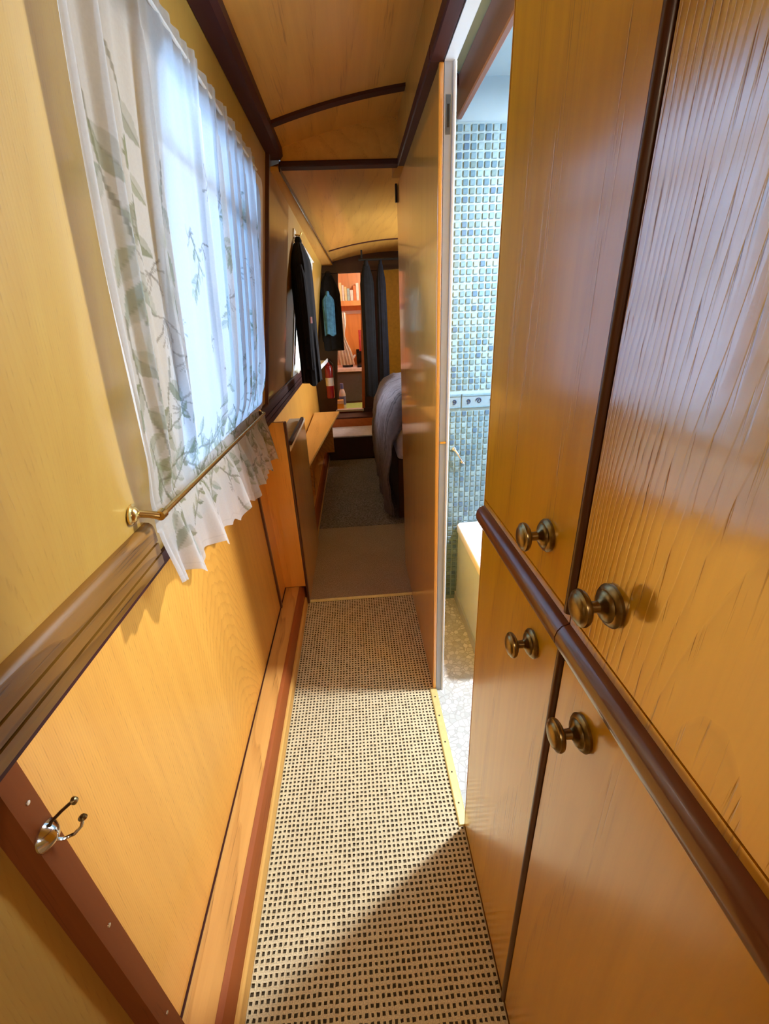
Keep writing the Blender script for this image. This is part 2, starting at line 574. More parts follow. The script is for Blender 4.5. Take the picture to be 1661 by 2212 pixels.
def bm_tube(path, radius, seg=12, bm=None, caps=True):
    b = bm if bm is not None else bmesh.new()
    P_ = [Vector(p) for p in path]
    R_ = radius if isinstance(radius, (list, tuple)) else [radius] * len(P_)
    rings = []
    up = None
    for i, p in enumerate(P_):
        d = (P_[min(i + 1, len(P_) - 1)] - P_[max(i - 1, 0)]).normalized()
        if up is None:
            up = d.orthogonal().normalized()
        side = d.cross(up).normalized()
        up = side.cross(d).normalized()
        rings.append([b.verts.new(p + (math.cos(2 * PI * k / seg) * up + math.sin(2 * PI * k / seg) * side) * R_[i]) for k in range(seg)])
    for r0, r1 in zip(rings, rings[1:]):
        for k in range(seg):
            b.faces.new((r0[k], r0[(k + 1) % seg], r1[(k + 1) % seg], r1[k]))
    if caps:
        b.faces.new(rings[0])
        b.faces.new(list(reversed(rings[-1])))
    return b


def bm_lathe(profile, origin, direction, seg=28, bm=None):
    """profile: (distance along the direction, radius)"""
    d = Vector(direction).normalized()
    u = d.orthogonal().normalized()
    w = d.cross(u)
    o = Vector(origin)
    b = bm if bm is not None else bmesh.new()
    rings = []
    for a, r in profile:
        if r < 1e-6:
            rings.append([b.verts.new(o + d * a)])
        else:
            rings.append([b.verts.new(o + d * a + (math.cos(2 * PI * k / seg) * u + math.sin(2 * PI * k / seg) * w) * r) for k in range(seg)])
    for r0, r1 in zip(rings, rings[1:]):
        if len(r0) == 1 and len(r1) == 1:
            continue
        for k in range(seg):
            k2 = (k + 1) % seg
            if len(r0) == 1:
                b.faces.new((r0[0], r1[k], r1[k2]))
            elif len(r1) == 1:
                b.faces.new((r0[k], r0[k2], r1[0]))
            else:
                b.faces.new((r0[k], r0[k2], r1[k2], r1[k]))
    return b


# leaning upper cabin side (tumblehome): inner face of the left wall above the dado
def xw(z):
    return -0.360 + 0.155 * (z - 0.95)


def bm_lean(y0, y1, z0, z1, off0, off1, bm=None, fx=xw, yl=0.0):
    """a board lying on the leaning left wall between offsets off0 and off1 from its face"""
    p = []
    for off in (off0, off1):
        p += [(fx(z0) + off, y0, z0), (fx(z0) + off, y1, z0), (fx(z1) + off, y1, z1), (fx(z1) + off, y0, z1)]
    return bm_hexa(p, bm)


# lower hull side, set outboard of the upper wall
def xl(z):
    return -0.395 - 0.03 * (z - 0.1)


LEDGE = 0.10
CEIL_C, CEIL_K, CEIL_X = 1.865, 0.22, 0.45


def zc(x):
    return CEIL_C - CEIL_K * (x - CEIL_X) ** 2


Y_BACK, Y_END, Y_STEP = -2.7, 4.70, 4.05

# ------------------------------------------------------------------ the setting: shell of the boat
fl = struct_root('floor')
link_bm('subfloor', bm_box(-0.46, 1.26, Y_BACK, 7.2, -0.06, -0.012), 'oak_board', fl)
link_bm('bathroom_floor', bm_box(0.224, 1.20, 0.66, 1.70, -0.012, 0.0), 'pebble_vinyl', fl)
link_bm('saloon_floor', bm_box(-0.44, 1.24, Y_BACK, -0.9, -0.012, 0.0), 'carpet_brown', fl)

# left wall, upper (leaning) in panels with window openings
wl = struct_root('wall_left')
WZ0, WZ1 = 0.965, 1.648          # window opening heights
ZT = 1.80


def lean_panel(y0, y1, z0, z1, mat='oak_wall'):
    link_bm('panel', bm_lean(y0, y1, z0, z1, -0.025, 0.0), mat, wl)


lean_panel(Y_BACK, -1.95, 0.86, ZT)
lean_panel(-0.95, 0.80, 0.86, ZT)
lean_panel(1.66, 1.745, 0.86, ZT)
lean_panel(1.745, 2.30, 0.86, ZT, 'oak_shadow_tint')  # stretch in corridor shadow, shade put into the oak colour
lean_panel(2.30, 2.60, 0.86, ZT)
lean_panel(3.42, 4.75, 0.86, ZT)
for (a, b_) in ((-1.95, -0.95), (0.80, 1.66), (2.60, 3.42)):
    lean_panel(a, b_, 0.86, WZ0)
    lean_panel(a, b_, WZ1, ZT)
# gunwale step and lower hull lining
link_bm('gunwale_board', bm_box(-0.46, -0.362, Y_BACK, 4.75, 0.862, 0.885), 'mahogany_long', wl)


def low_panel(y0, y1, z0=0.0, z1=0.865, mat='oak_wall_lower'):
    p = []
    for off in (-0.02, 0.0):
        p += [(xl(z0) + off, y0, z0), (xl(z0) + off, y1, z0), (xl(z1) + off, y1, z1), (xl(z1) + off, y0, z1)]
    link_bm('panel', bm_hexa(p), mat, wl)


low_panel(Y_BACK, 0.315, mat='oak_wall')
low_panel(0.317, 1.585)
low_panel(1.587, 1.745)
low_panel(1.745, 4.75)

# upright batten on the lower wall, with screws
tr1 = struct_root('trim_1', (-0.39, 0.34, 0.5), 'mahogany upright batten on the lower left wall with silver screw heads')
p = []
BT = 0.034
for off in (0.0, BT):
    p += [(xl(0.1) + off, 0.301, 0.1), (xl(0.1) + off, 0.331, 0.1), (xl(0.865) + off, 0.331, 0.865), (xl(0.865) + off, 0.301, 0.865)]
link_bm('batten', bm_hexa(p), 'mahogany_matt', tr1)
for z in (0.79, 0.53, 0.255):
    link_bm('screw', bm_lathe([(0, 0.003), (0.0012, 0.0026), (0.0016, 0)], (xl(z) + BT, 0.318, z), (1, 0, 0), 10), 'screw_metal', tr1, True)
tr2 = bm_hexa([(xl(0.1), 1.578, 0.1), (xl(0.1), 1.594, 0.1), (xl(0.865), 1.594, 0.865), (xl(0.865), 1.578, 0.865),
               (xl(0.1) + 0.008, 1.578, 0.1), (xl(0.1) + 0.008, 1.594, 0.1), (xl(0.865) + 0.008, 1.594, 0.865), (xl(0.865) + 0.008, 1.578, 0.865)])
struct(link_bm('trim_2', tr2, 'mahogany'))
# upright strip on the upper wall beyond the window
struct(link_bm('trim_3', bm_lean(1.735, 1.755, 0.955, 1.76, 0.0, 0.012), 'mahogany'))

# boxed-in ledge along the foot of the left wall
bl = struct_root('baseboard_left')
link_bm('oak_board', bm_prism([(-0.395, 0.0), (-0.330, 0.0), (-0.330, 0.1), (-0.395, 0.1)], 'Y', Y_BACK, 4.69), 'oak_board', bl)
link_bm('mahogany_nosing', bm_prism([(-0.3295, 0.0), (-0.308, 0.0), (-0.308, 0.062), (-0.311, 0.078), (-0.318, 0.096), (-0.3295, 0.101)], 'Y', Y_BACK, 4.69), 'mahogany_red', bl, True)
link_bm('pale_strip', bm_prism([(-0.3075, 0.0), (-0.299, 0.0), (-0.299, 0.045), (-0.303, 0.05), (-0.3075, 0.05)], 'Y', Y_BACK, 1.72), 'pale_strip', bl)

link_bm('joint_bead', bm_prism([(-0.3955, 0.1005), (-0.391, 0.1005), (-0.391, 0.1035), (-0.3955, 0.1035)], 'Y', Y_BACK, 1.734), 'mahogany_long', bl)
# dado rail, two lengths either side of the window
DADO = [(-0.375, 0.884), (-0.346, 0.884), (-0.3445, 0.886), (-0.3445, 0.902), (-0.352, 0.9025), (-0.352, 0.9055), (-0.3445, 0.906), (-0.3445, 0.9235),
        (-0.352, 0.924), (-0.352, 0.927), (-0.3445, 0.9275), (-0.3445, 0.950), (-0.3465, 0.957), (-0.351, 0.961), (-0.358, 0.962), (-0.375, 0.962)]
struct(link_bm('trim_4', bm_prism(DADO, 'Y', Y_BACK, 0.655), 'oak_dado', None, True), 'oak dado rail with grooves left of the curtain')
struct(link_bm('trim_5', bm_prism(DADO, 'Y', 1.585, 3.3), 'mahogany_long', None, True), 'mahogany dado rail beyond the curtain')

# ceiling: cambered boards between battens
ce = struct_root('ceiling')


def ceil_strip(y0, y1, x0, x1, mat, t=0.012, drop=0.0, name='panel', n=14, f=zc):
    poly = []
    for i in range(n + 1):
        x = x0 + (x1 - x0) * i / n
        poly.append((x, f(x) - drop))
    for i in range(n, -1, -1):
        x = x0 + (x1 - x0) * i / n
        poly.append((x, f(x) - drop + t))
    return link_bm(name, bm_prism(poly, 'Y', y0, y1), mat, ce, True)


ceil_strip(Y_BACK, -0.6, -0.26, 1.26, 'oak_ceiling')
ceil_strip(-0.6, 1.597, -0.26, 0.232, 'oak_ceiling')
ceil_strip(1.599, 1.84, -0.26, 0.25, 'oak_ceiling')
ceil_strip(-0.6, 1.70, 0.232, 1.26, 'bath_paint', f=lambda x: 1.905)
ceil_strip(1.585, 1.615, -0.23, 0.197, 'mahogany_cross', t=0.008, drop=0.008, name='batten')


def zb(x):
    return 1.82 - 0.2 * (x - 0.45) ** 2


ceil_strip(1.84, 3.95, -0.26, 1.26, 'oak_ceiling', f=zb)
ceil_strip(3.952, 4.72, -0.26, 1.26, 'oak_ceiling', f=zb)
ceil_strip(3.94, 3.965, -0.14, 1.2, 'mahogany_cross', t=0.008, drop=0.006, name='batten', f=zb)
link_bm('hull_roof', bm_box(-0.42, 1.32, Y_BACK - 0.05, 7.25, 1.96, 1.99), 'hull_black', ce)

# mahogany cornice along the left
struct(link_bm('trim_6', bm_prism([(-0.236, 1.742), (-0.2, 1.742), (-0.190, 1.752), (-0.190, 1.785), (-0.236, 1.785)], 'Y', Y_BACK, 1.80), 'mahogany_long'))
t7 = struct_root('trim_7', (-0.2, 3.2, 1.73), 'pale cornice along the left of the bedroom ceiling')
link_bm('board', bm_prism([(-0.262, 1.831), (-0.212, 1.831), (-0.135, Y_END - 0.002), (-0.262, Y_END - 0.002)], 'Z', 1.722, 1.734), 'pale_strip', t7)
link_bm('mahogany_edge', bm_prism([(-0.2118, 1.831), (-0.2075, 1.831), (-0.1305, Y_END - 0.002), (-0.1348, Y_END - 0.002)], 'Z', 1.719, 1.736), 'mahogany_dark', t7)

# header of the bedroom bulkhead
hd = struct_root('wall_header', (0, 1.80, 1.73))
poly = [(-0.2, 1.738), (0.197, 1.738)] + [(0.197 - 0.397 * i / 12, zc(0.197 - 0.397 * i / 12)) for i in range(13)]
link_bm('panel', bm_prism(poly, 'Y', 1.80, 1.83), 'oak_ceiling', hd)
link_bm('mahogany_edge', bm_box(-0.205, 0.197, 1.792, 1.838, 1.722, 1.7379, 0.003), 'mahogany_cross', hd)

# short stub of the bulkhead standing on the ledge
sb = struct_root('wall_stub', (-0.35, 1.745, 0.1))
link_bm('panel', bm_box(-0.42, -0.299, 1.735, 1.755, 0.103, 0.885), 'oak_partition', sb)
link_bm('mahogany_edge', bm_box(-0.2988, -0.289, 1.733, 1.757, 0.0, 0.885, 0.002), 'mahogany', sb)
link_bm('mahogany_foot', bm_box(-0.42, -0.299, 1.737, 1.757, 0.095, 0.1029), 'mahogany_dark', sb)

# right partition beyond the bathroom doorway, with frieze and cornice
wr = struct_root('wall_right', (0.214, 1.6, 0))
link_bm('panel', bm_box(0.214, 0.248, 1.158, 2.05, 0.0, 1.717), 'oak_partition', wr)
link_bm('edge_strip', bm_box(0.2115, 0.2225, 1.1485, 1.1578, 0.0, 1.717, 0.003, 2), 'oak_partition', wr)
link_bm('frieze', bm_box(0.197, 0.24, -0.6, 2.05, 1.745, 1.86), 'oak_frieze', wr)
for z in (1.665,):
    link_bm('hinge', bm_box(0.206, 0.214, 2.035, 2.052, z, z + 0.06, 0.001), 'black_metal', wr)
struct(link_bm('trim_8', bm_box(0.192, 0.232, 1.1485, 1.80, 1.717, 1.745, 0.003), 'mahogany_long'))
struct(link_bm('trim_9', bm_box(0.192, 0.222, 0.685, 1.1483, 1.717, 1.745, 0.003), 'mahogany_long'))
struct(link_bm('trim_10', bm_box(0.192, 0.240, -0.6, 0.684, 1.717, 1.745, 0.003), 'mahogany_long'))

# bathroom doorway lining
dj = struct_root('door_1', (0.23, 0.92, 0))
link_bm('far_jamb', bm_box(0.2228, 0.2475, 1.1486, 1.1578, 0.0, 1.717), 'jamb_paint', dj)
link_bm('stop_bead', bm_box(0.2405, 0.2475, 1.142, 1.1485, 0.0, 1.717, 0.002), 'white_paint', dj)
link_bm('head_lining', bm_box(0.2228, 0.2475, 0.685, 1.1484, 1.717, 1.745), 'white_paint', dj)
kp = link_bm('keep_plate', bm_box(0.2265, 0.2365, 1.1475, 1.1486, 1.60, 1.665), 'chrome', dj)
link_bm('slot', bm_box(0.2290, 0.2340, 1.1468, 1.1475, 1.612, 1.650), 'black_metal', kp)
link_bm('latch_plate', bm_box(0.224, 0.240, 1.1472, 1.1486, 0.925, 0.931), 'brass', dj)

# brass-coloured threshold with screws
th = thing('threshold_strip', 'pale brass threshold strip between the carpet and the bathroom floor', 'threshold', (0.21, 0.9, 0))
link_bm('strip', bm_prism([(0.199, -0.006), (0.224, -0.006), (0.224, 0.005), (0.221, 0.007), (0.202, 0.007), (0.199, 0.004)], 'Y', 0.684, 1.148), 'brass_pale', th)
for y in (0.74, 0.83, 0.93, 1.03, 1.11):
    link_bm('screw', bm_lathe([(0, 0.0028), (0.0006, 0.0024), (0.0008, 0)], (0.2115, y, 0.007), (0, 0, 1), 10), 'bronze_wire', th, True)

# bathroom walls
YT = 1.690
wb = struct_root('wall_bathroom_far', (0.6, YT, 0))
link_bm('plaster', bm_box(0.248, 1.20, YT + 0.006, YT + 0.03, 0.0, 1.95), 'bath_paint', wb)
struct(link_bm('wall_bathroom_near', bm_box(0.60, 1.20, 0.64, 0.66, 0.0, 1.95), 'bath_paint'))
whr = struct_root('wall_hull_right')


def hull_right(y0, y1, z0, z1, mat):
    link_bm('panel', bm_box(1.20, 1.225, y0, y1, z0, z1), mat, whr)


hull_right(Y_BACK, -2.0, 0, 1.95, 'oak_wall')
hull_right(-2.0, -0.95, 0, 1.02, 'oak_wall')
hull_right(-2.0, -0.95, 1.58, 1.95, 'oak_wall')
hull_right(-0.95, 0.64, 0, 1.95, 'oak_wall')
hull_right(0.66, 1.11, 0, 1.95, 'bath_paint')
hull_right(1.11, 1.63, 0, 1.02, 'bath_paint')
hull_right(1.11, 1.63, 1.58, 1.95, 'bath_paint')
hull_right(1.63, 1.72, 0, 1.95, 'bath_paint')
hull_right(1.72, 3.15, 0, 1.95, 'oak_wall')
hull_right(3.15, 3.85, 0, 1.02, 'oak_wall')
hull_right(3.15, 3.85, 1.58, 1.95, 'oak_wall')
hull_right(3.85, 4.75, 0, 1.95, 'oak_wall')
struct(link_bm('wall_bedroom_near', bm_box(0.25, 1.20, 1.722, 1.745, 0.0, 1.95), 'oak_wall'))

# pelmet of the bathroom
struct(link_bm('trim_11', bm_box(0.366, 0.384, 0.665, YT - 0.002, 1.800, 1.900, 0.003), 'pelmet_brown'), 'brown pelmet board under the bathroom ceiling')
struct(link_bm('trim_12', bm_box(0.30, 0.3655, YT - 0.026, YT - 0.002, 1.872, 1.90, 0.002), 'mahogany_long'))
# windows (frame, pane) in the cabin side


def side_window(nm, y0, y1, z0, z1, fx, sgn, rr=0.055):
    """aluminium window with rounded corners; fx gives the wall face, sgn the direction into the room"""
    w = struct_root(nm, ((fx(1.25)), (y0 + y1) / 2, (z0 + z1) / 2))

    def loop(inset, r):
        pts = []
        for (cy, cz, a0) in ((y1 - inset - r, z1 - inset - r, 0), (y0 + inset + r, z1 - inset - r, 90), (y0 + inset + r, z0 + inset + r, 180), (y1 - inset - r, z0 + inset + r, 270)):
            for k in range(9):
                a = math.radians(a0 + 90 * k / 8)
                pts.append((cy + r * math.cos(a), cz + r * math.sin(a)))
        return pts

    def ring(outer, inner, d0, d1):
        b = bmesh.new()
        L = []
        for lp, d in ((outer, d0), (outer, d1), (inner, d1), (inner, d0)):
            L.append([b.verts.new((fx(z) + sgn * d, y, z)) for (y, z) in lp])
        n = len(outer)
        for q in range(4):
            for k in range(n):
                b.faces.new((L[q][k], L[q][(k + 1) % n], L[(q + 1) % 4][(k + 1) % n], L[(q + 1) % 4][k]))
        return b
    link_bm('frame', ring(loop(-0.006, 0.03), loop(0.022, rr), -0.002, 0.004), 'aluminium', w, True)
    link_bm('reveal', ring(loop(0.0, 0.02), loop(0.021, rr), -0.027, -0.002), 'aluminium', w, True)
    b = bmesh.new()
    lp = loop(0.021, rr)
    A = [b.verts.new((fx(z) - sgn * 0.014, y, z)) for (y, z) in lp]
    B = [b.verts.new((fx(z) - sgn * 0.018, y, z)) for (y, z) in lp]
    b.faces.new(A)
    b.faces.new(list(reversed(B)))
    for k in range(len(A)):
        b.faces.new((A[k], B[k], B[(k + 1) % len(A)], A[(k + 1) % len(A)]))
    link_bm('pane', b, 'window_glass', w)
    # the top-hung vent bar
    zz = z1 - 0.15
    link_bm('vent_bar', bm_hexa([(fx(zz) - sgn * 0.02, y0 + 0.03, zz), (fx(zz) - sgn * 0.02, y1 - 0.03, zz), (fx(zz + 0.015) - sgn * 0.02, y1 - 0.03, zz + 0.015), (fx(zz + 0.015) - sgn * 0.02, y0 + 0.03, zz + 0.015),
                                 (fx(zz) - sgn * 0.004, y0 + 0.03, zz), (fx(zz) - sgn * 0.004, y1 - 0.03, zz), (fx(zz + 0.015) - sgn * 0.004, y1 - 0.03, zz + 0.015), (fx(zz + 0.015) - sgn * 0.004, y0 + 0.03, zz + 0.015)]), 'aluminium', w)
    return w


side_window('window_1', 0.80, 1.66, WZ0, WZ1, xw, 1)
side_window('window_2', 2.60, 3.42, WZ0, WZ1, xw, 1)
side_window('window_3', -1.95, -0.95, WZ0, WZ1, xw, 1)
side_window('window_4', 1.11, 1.63, 1.02, 1.58, lambda z: 1.20, -1)
side_window('window_5', -2.0, -0.95, 1.02, 1.58, lambda z: 1.20, -1)

side_window('window_7', 3.15, 3.85, 1.02, 1.58, lambda z: 1.20, -1)
# saloon end behind the camera and the side of the cupboards
struct(link_bm('wall_rear', bm_box(-0.46, 1.24, Y_BACK - 0.03, Y_BACK, 0.0, 1.95), 'oak_wall'))
# end bulkhead of the bedroom, round a leaning doorway
we = struct_root('wall_far', (0, Y_END, 0.5))


def end_piece(nm, pts, mat, y0=Y_END, y1=Y_END + 0.03):
    link_bm(nm, bm_prism(pts, 'Y', y0, y1), mat, we)


end_piece('left_board', [(-0.42, 0.0), (-0.210, 0.0), (-0.210, 0.375), (-0.095, 1.655), (-0.095, 1.78), (-0.26, 1.78), (-0.42, 0.90)], 'mahogany_dark')
end_piece('right_board', [(0.066, 0.375), (0.345, 0.375), (0.345, 1.83), (0.124, 1.83), (0.124, 1.655)], 'mahogany_dark')
end_piece('lower_right', [(0.066, 0.0), (1.2, 0.0), (1.2, 0.374), (0.066, 0.374)], 'mahogany_dark')
end_piece('oak_panel', [(0.346, 0.375), (1.2, 0.375), (1.2, 1.83), (0.346, 1.83)], 'wall_ochre')
end_piece('riser_board', [(-0.209, 0.0), (0.065, 0.0), (0.065, 0.345), (-0.209, 0.345)], 'mahogany_red', Y_END + 0.02, Y_END + 0.03)
end_piece('header', [(-0.26, 1.655), (1.19, 1.69)] + [(1.19 - 1.45 * i / 16, zb(1.19 - 1.45 * i / 16) - 0.0005) for i in range(17)], 'mahogany_dark', Y_END - 0.04, Y_END - 0.001)
end_piece('sill', [(-0.225, 0.346), (0.075, 0.346), (0.075, 0.366), (-0.225, 0.366)], 'aluminium', Y_END - 0.03, Y_END + 0.05)
end_piece('right_architrave', [(0.060, 0.372), (0.090, 0.372), (0.150, 1.654), (0.118, 1.654)], 'mahogany_red', Y_END - 0.015, Y_END - 0.001)
end_piece('upper_fill', [(-0.094, 1.656), (0.123, 1.656), (0.123, 1.78), (-0.094, 1.78)], 'mahogany_dark')

# ------------------------------------------------------------------ steps below the doorway
st = thing('cabin_step', 'lower dark box step with a white tread under the far doorway', 'step', (0, 4.2, 0))
link_bm('box', bm_box(-0.293, 0.40, 4.05, 4.43, 0.0, 0.222, 0.003), 'mahogany_dark', st)
link_bm('tread', bm_box(-0.293, 0.405, 4.035, 4.43, 0.223, 0.238, 0.004, 2), 'lilac_white', st)
st2 = thing('cabin_step', 'upper reddish wooden step right below the far doorway sill', 'step', (0, 4.55, 0))
link_bm('box', bm_box(-0.293, 0.40, 4.435, 4.665, 0.0, 0.318, 0.003), 'mahogany_red', st2)
link_bm('tread', bm_box(-0.293, 0.405, 4.432, 4.665, 0.319, 0.333, 0.003), 'mahogany_cross', st2)

# ------------------------------------------------------------------ carpets
# woven runner: a pale rib weave with a small dark pit in every cell
ROOT_CARPET = thing('corridor_carpet', 'cream woven carpet runner with rows of dark dots along the corridor', 'carpet', (0, 0.6, 0))


def carpet_mesh():
    cx, cy = 0.0116, 0.0121
    x0, x1, y0, y1 = -0.2985, 0.2135, 0.10, 1.742
    nx, ny = int((x1 - x0) / cx), int((y1 - y0) / cy)
    cx, cy = (x1 - x0) / nx, (y1 - y0) / ny
    rng = np.random.default_rng(5)
    V, F, M = [], [], []
    # corner grid
    gz = rng.uniform(-0.0006, 0.0006, (ny + 1, nx + 1))
    for j in range(ny + 1):
        for i in range(nx + 1):
            V.append((x0 + i * cx, y0 + j * cy, 0.0 + gz[j, i]))

    def g(i, j):
        return j * (nx + 1) + i
    for j in range(ny):
        for i in range(nx):
            mx, my = x0 + (i + 0.5) * cx + rng.uniform(-.0006, .0006), y0 + (j + 0.5) * cy + rng.uniform(-.0006, .0006)
            s = rng.uniform(0.23, 0.30)
            k = len(V)
            jit = rng.uniform(-0.0007, 0.0007, (8, 2))
            for q, (a, b) in enumerate(((-1, -1), (1, -1), (1, 1), (-1, 1))):
                V.append((mx + a * s * cx + jit[q, 0], my + b * s * cy * 0.95 + jit[q, 1], 0.0010))
            for q, (a, b) in enumerate(((-1, -1), (1, -1), (1, 1), (-1, 1))):
                V.append((mx + a * s * cx * 0.8 + jit[q + 4, 0], my + b * s * cy * 0.76 + jit[q + 4, 1], -0.0022))
            c = (g(i, j), g(i + 1, j), g(i + 1, j + 1), g(i, j + 1))
            for q in range(4):
                r = (q + 1) % 4
                F.append((c[q], c[r], k + r, k + q)); M.append(0)
                F.append((k + q, k + r, k + 4 + r, k + 4 + q)); M.append(1)
            F.append((k + 4, k + 5, k + 6, k + 7)); M.append(1)
    me = bpy.data.meshes.new('woven_pile')
    off = ROOT_CARPET.location
    me.from_pydata([(a - off.x, b - off.y, c - off.z) for a, b, c in V], [], F)
    me.materials.append(MATS['jute'])
    me.materials.append(MATS['dark_pit'])
    me.polygons.foreach_set('material_index', M)
    o = bpy.data.objects.new('woven_pile', me)
    C.objects.link(o)
    o.parent = ROOT_CARPET
    o['kind'] = 'stuff'


carpet_mesh()
link_bm('backing', bm_box(-0.2985, 0.2135, -0.9, 1.742, -0.0118, -0.004), 'dark_pit', ROOT_CARPET)
link_bm('near_pile', bm_box(-0.2985, 0.2135, -0.9, 0.0995, -0.004, 0.001), 'jute', ROOT_CARPET)
tag(link_bm('carpet_bar', bm_box(-0.299, 0.2138, 1.743, 1.763, -0.010, 0.0035, 0.0015), 'brass_pale', loc=(0, 1.753, 0)), 'thin brass bar across the corridor carpet joint', 'carpet bar')
tag(link_bm('inner_carpet', bm_box(-0.298, 0.30, 1.764, 2.548, -0.0118, 0.001), 'carpet_brown', loc=(0, 2.2, 0)), 'plain brown carpet piece just beyond the brass bar', 'carpet')
tag(link_bm('bedroom_carpet', bm_box(-0.298, 1.19, 2.55, 4.033, -0.0118, 0.004, 0.002), 'carpet_grey', loc=(0, 3.2, 0)), 'mottled grey carpet beside the bed', 'carpet')

# ------------------------------------------------------------------ right-hand cupboards
KNOB = [(0.0, 0.0195), (0.003, 0.0200), (0.0055, 0.0180), (0.0065, 0.0150), (0.0085, 0.0140), (0.0100, 0.0110), (0.0115, 0.0075), (0.0135, 0.0055), (0.0205, 0.0052), (0.0225, 0.0080),
        (0.0240, 0.0130), (0.0260, 0.0162), (0.0285, 0.0172), (0.0310, 0.0166), (0.0322, 0.0140), (0.0328, 0.0135), (0.0338, 0.0128), (0.0352, 0.0095), (0.0360, 0.0060), (0.0364, 0.0)]


def knob(parent, y, z, s=1.0):
    k = link_bm('knob', bm_lathe([(a * s, r * s) for a, r in KNOB], (XR, y, z), (-1, 0, 0), 32), 'antique_brass', parent, True)
    k['label'] = 'antique brass mushroom knob'
    return k


XR = 0.214
# rail with rounded nose, standing proud of the doors
RAIL = [(XR + 0.02, 0.905), (XR - 0.004, 0.905), (XR - 0.010, 0.909), (XR - 0.0135, 0.916), (XR - 0.0145, 0.924), (XR - 0.0125, 0.932), (XR - 0.008, 0.938), (XR, 0.941), (XR + 0.02, 0.941)]


def bead(y0, y1, z0, z1):
    # round-fronted upright between doors
    poly = []
    for k in range(9):
        a = PI * k / 8
        poly.append((XR + 0.002 - 0.007 * math.sin(a), (y0 + y1) / 2 - (y1 - y0) / 2 * math.cos(a)))
    poly += [(XR + 0.02, y1), (XR + 0.02, y0)]
    return bm_prism(poly, 'Z', z0, z1)


def cupboard(label, y0, y1, doors_mat, low_mat, kn_y):
    r = thing('wall_cupboard', label, 'cupboard', (XR, (y0 + y1) / 2, 0), 'built-in cupboards beside the bathroom door')
    # carcass: sides, back, top, floor
    cb = bmesh.new()
    bm_box(XR + 0.021, 0.60, y0, y0 + 0.015, 0.0, 1.716, bm=cb)
    bm_box(XR + 0.021, 0.60, y1 - 0.015, y1, 0.0, 1.716, bm=cb)
    bm_box(0.585, 0.60, y0 + 0.015, y1 - 0.015, 0.0, 1.716, bm=cb)
    bm_box(XR + 0.021, 0.585, y0 + 0.015, y1 - 0.015, 0.0, 0.03, bm=cb)
    bm_box(XR + 0.021, 0.585, y0 + 0.015, y1 - 0.015, 1.69, 1.716, bm=cb)
    bm_box(XR + 0.021, 0.585, y0 + 0.015, y1 - 0.015, 0.905, 0.941, bm=cb)
    link_bm('carcass', cb, 'oak_partition', r)
    link_bm('rail', bm_prism(RAIL, 'Y', y0 + 0.0006, y1 - 0.0006), 'mahogany_rail', r, True)
    link_bm('sill_strip', bm_box(XR, XR + 0.02, y0 + 0.001, y1 - 0.001, 0.9415, 0.951), doors_mat, r)
    up = link_bm('door', bm_box(XR, XR + 0.0195, y0 + 0.0115, y1 - 0.0015, 0.9525, 1.714, 0.0012), doors_mat, r)
    lo = link_bm('door', bm_box(XR, XR + 0.0195, y0 + 0.0115, y1 - 0.0015, 0.012, 0.8965, 0.0012), low_mat, r)
    link_bm('rail_fillet', bm_box(XR + 0.001, XR + 0.02, y0 + 0.001, y1 - 0.001, 0.8985, 0.9045), 'mahogany_red', r)
    link_bm('upright_bead', bead(y0 + 0.0003, y0 + 0.0112, 0.952, 1.714), 'mahogany', r, True)
    link_bm('upright_bead', bead(y0 + 0.0003, y0 + 0.0112, 0.0, 0.904), 'mahogany', r, True)
    knob(up, kn_y, 1.010)
    knob(lo, kn_y + 0.002, 0.846)
    return r


cupboard('oak wall cupboard unit next to the bathroom doorway, with two small knobs', 0.357, 0.682, 'oak_door_far', 'oak_door_far', 0.432)
cupboard('nearest oak wall cupboard unit with bold grain mirroring the window', -0.03, 0.3565, 'oak_door', 'oak_door_low', 0.296)
link_bm('end_strip', bm_box(XR, 0.232, 0.6823, 0.6845, 0.0, 1.716), 'pale_strip', dj)
struct(link_bm('wall_cupboard_back', bm_box(0.602, 1.199, -0.05, -0.032, 0.0, 1.95), 'oak_wall'))

# ------------------------------------------------------------------ mosaic tiles on the bathroom end wall
link_bm('grout', bm_box(0.2485, 1.20, YT + 0.0012, YT + 0.0058, 0.0, 1.795), 'grout', wb)
PITCH = 0.0232
random.seed(11)
tile_mats = ['tile_pale', 'tile_light', 'tile_mid', 'tile_deep', 'tile_grey']
tile_mesh = {}
HT = PITCH * 0.355
for tm in tile_mats:
    b = bm_box(-HT, HT, -0.0035, 0.0012, -HT, HT, 0.0010)
    # chamfered little tile with a single mesh per colour
    me = bpy.data.meshes.new('tile_' + tm)
    bmesh.ops.recalc_face_normals(b, faces=b.faces)
    b.to_mesh(me)
    b.free()
    me.materials.append(MATS[tm])
    tile_mesh[tm] = me
cells = []
z = 1.795 - PITCH * 0.62
rows = []
while z > 0.99:
    rows.append(z); z -= PITCH
z = 0.905 - PITCH * 0.62
while z > 0.012:
    rows.append(z); z -= PITCH
xs = []
x = 0.2485 + PITCH * 0.6
while x < 1.19:
    xs.append(x); x += PITCH
for z in rows:
    for x in xs:
        if z < 0.42 and x > 0.46:
            continue
        m = random.choices(tile_mats, (0.22, 0.36, 0.24, 0.08, 0.10))[0]
        cells.append((x, z, m))


def in_view(c):
    return 0.375 < c[0] < 0.60


seen = sorted([c for c in cells if in_view(c)], key=lambda c: -c[1])
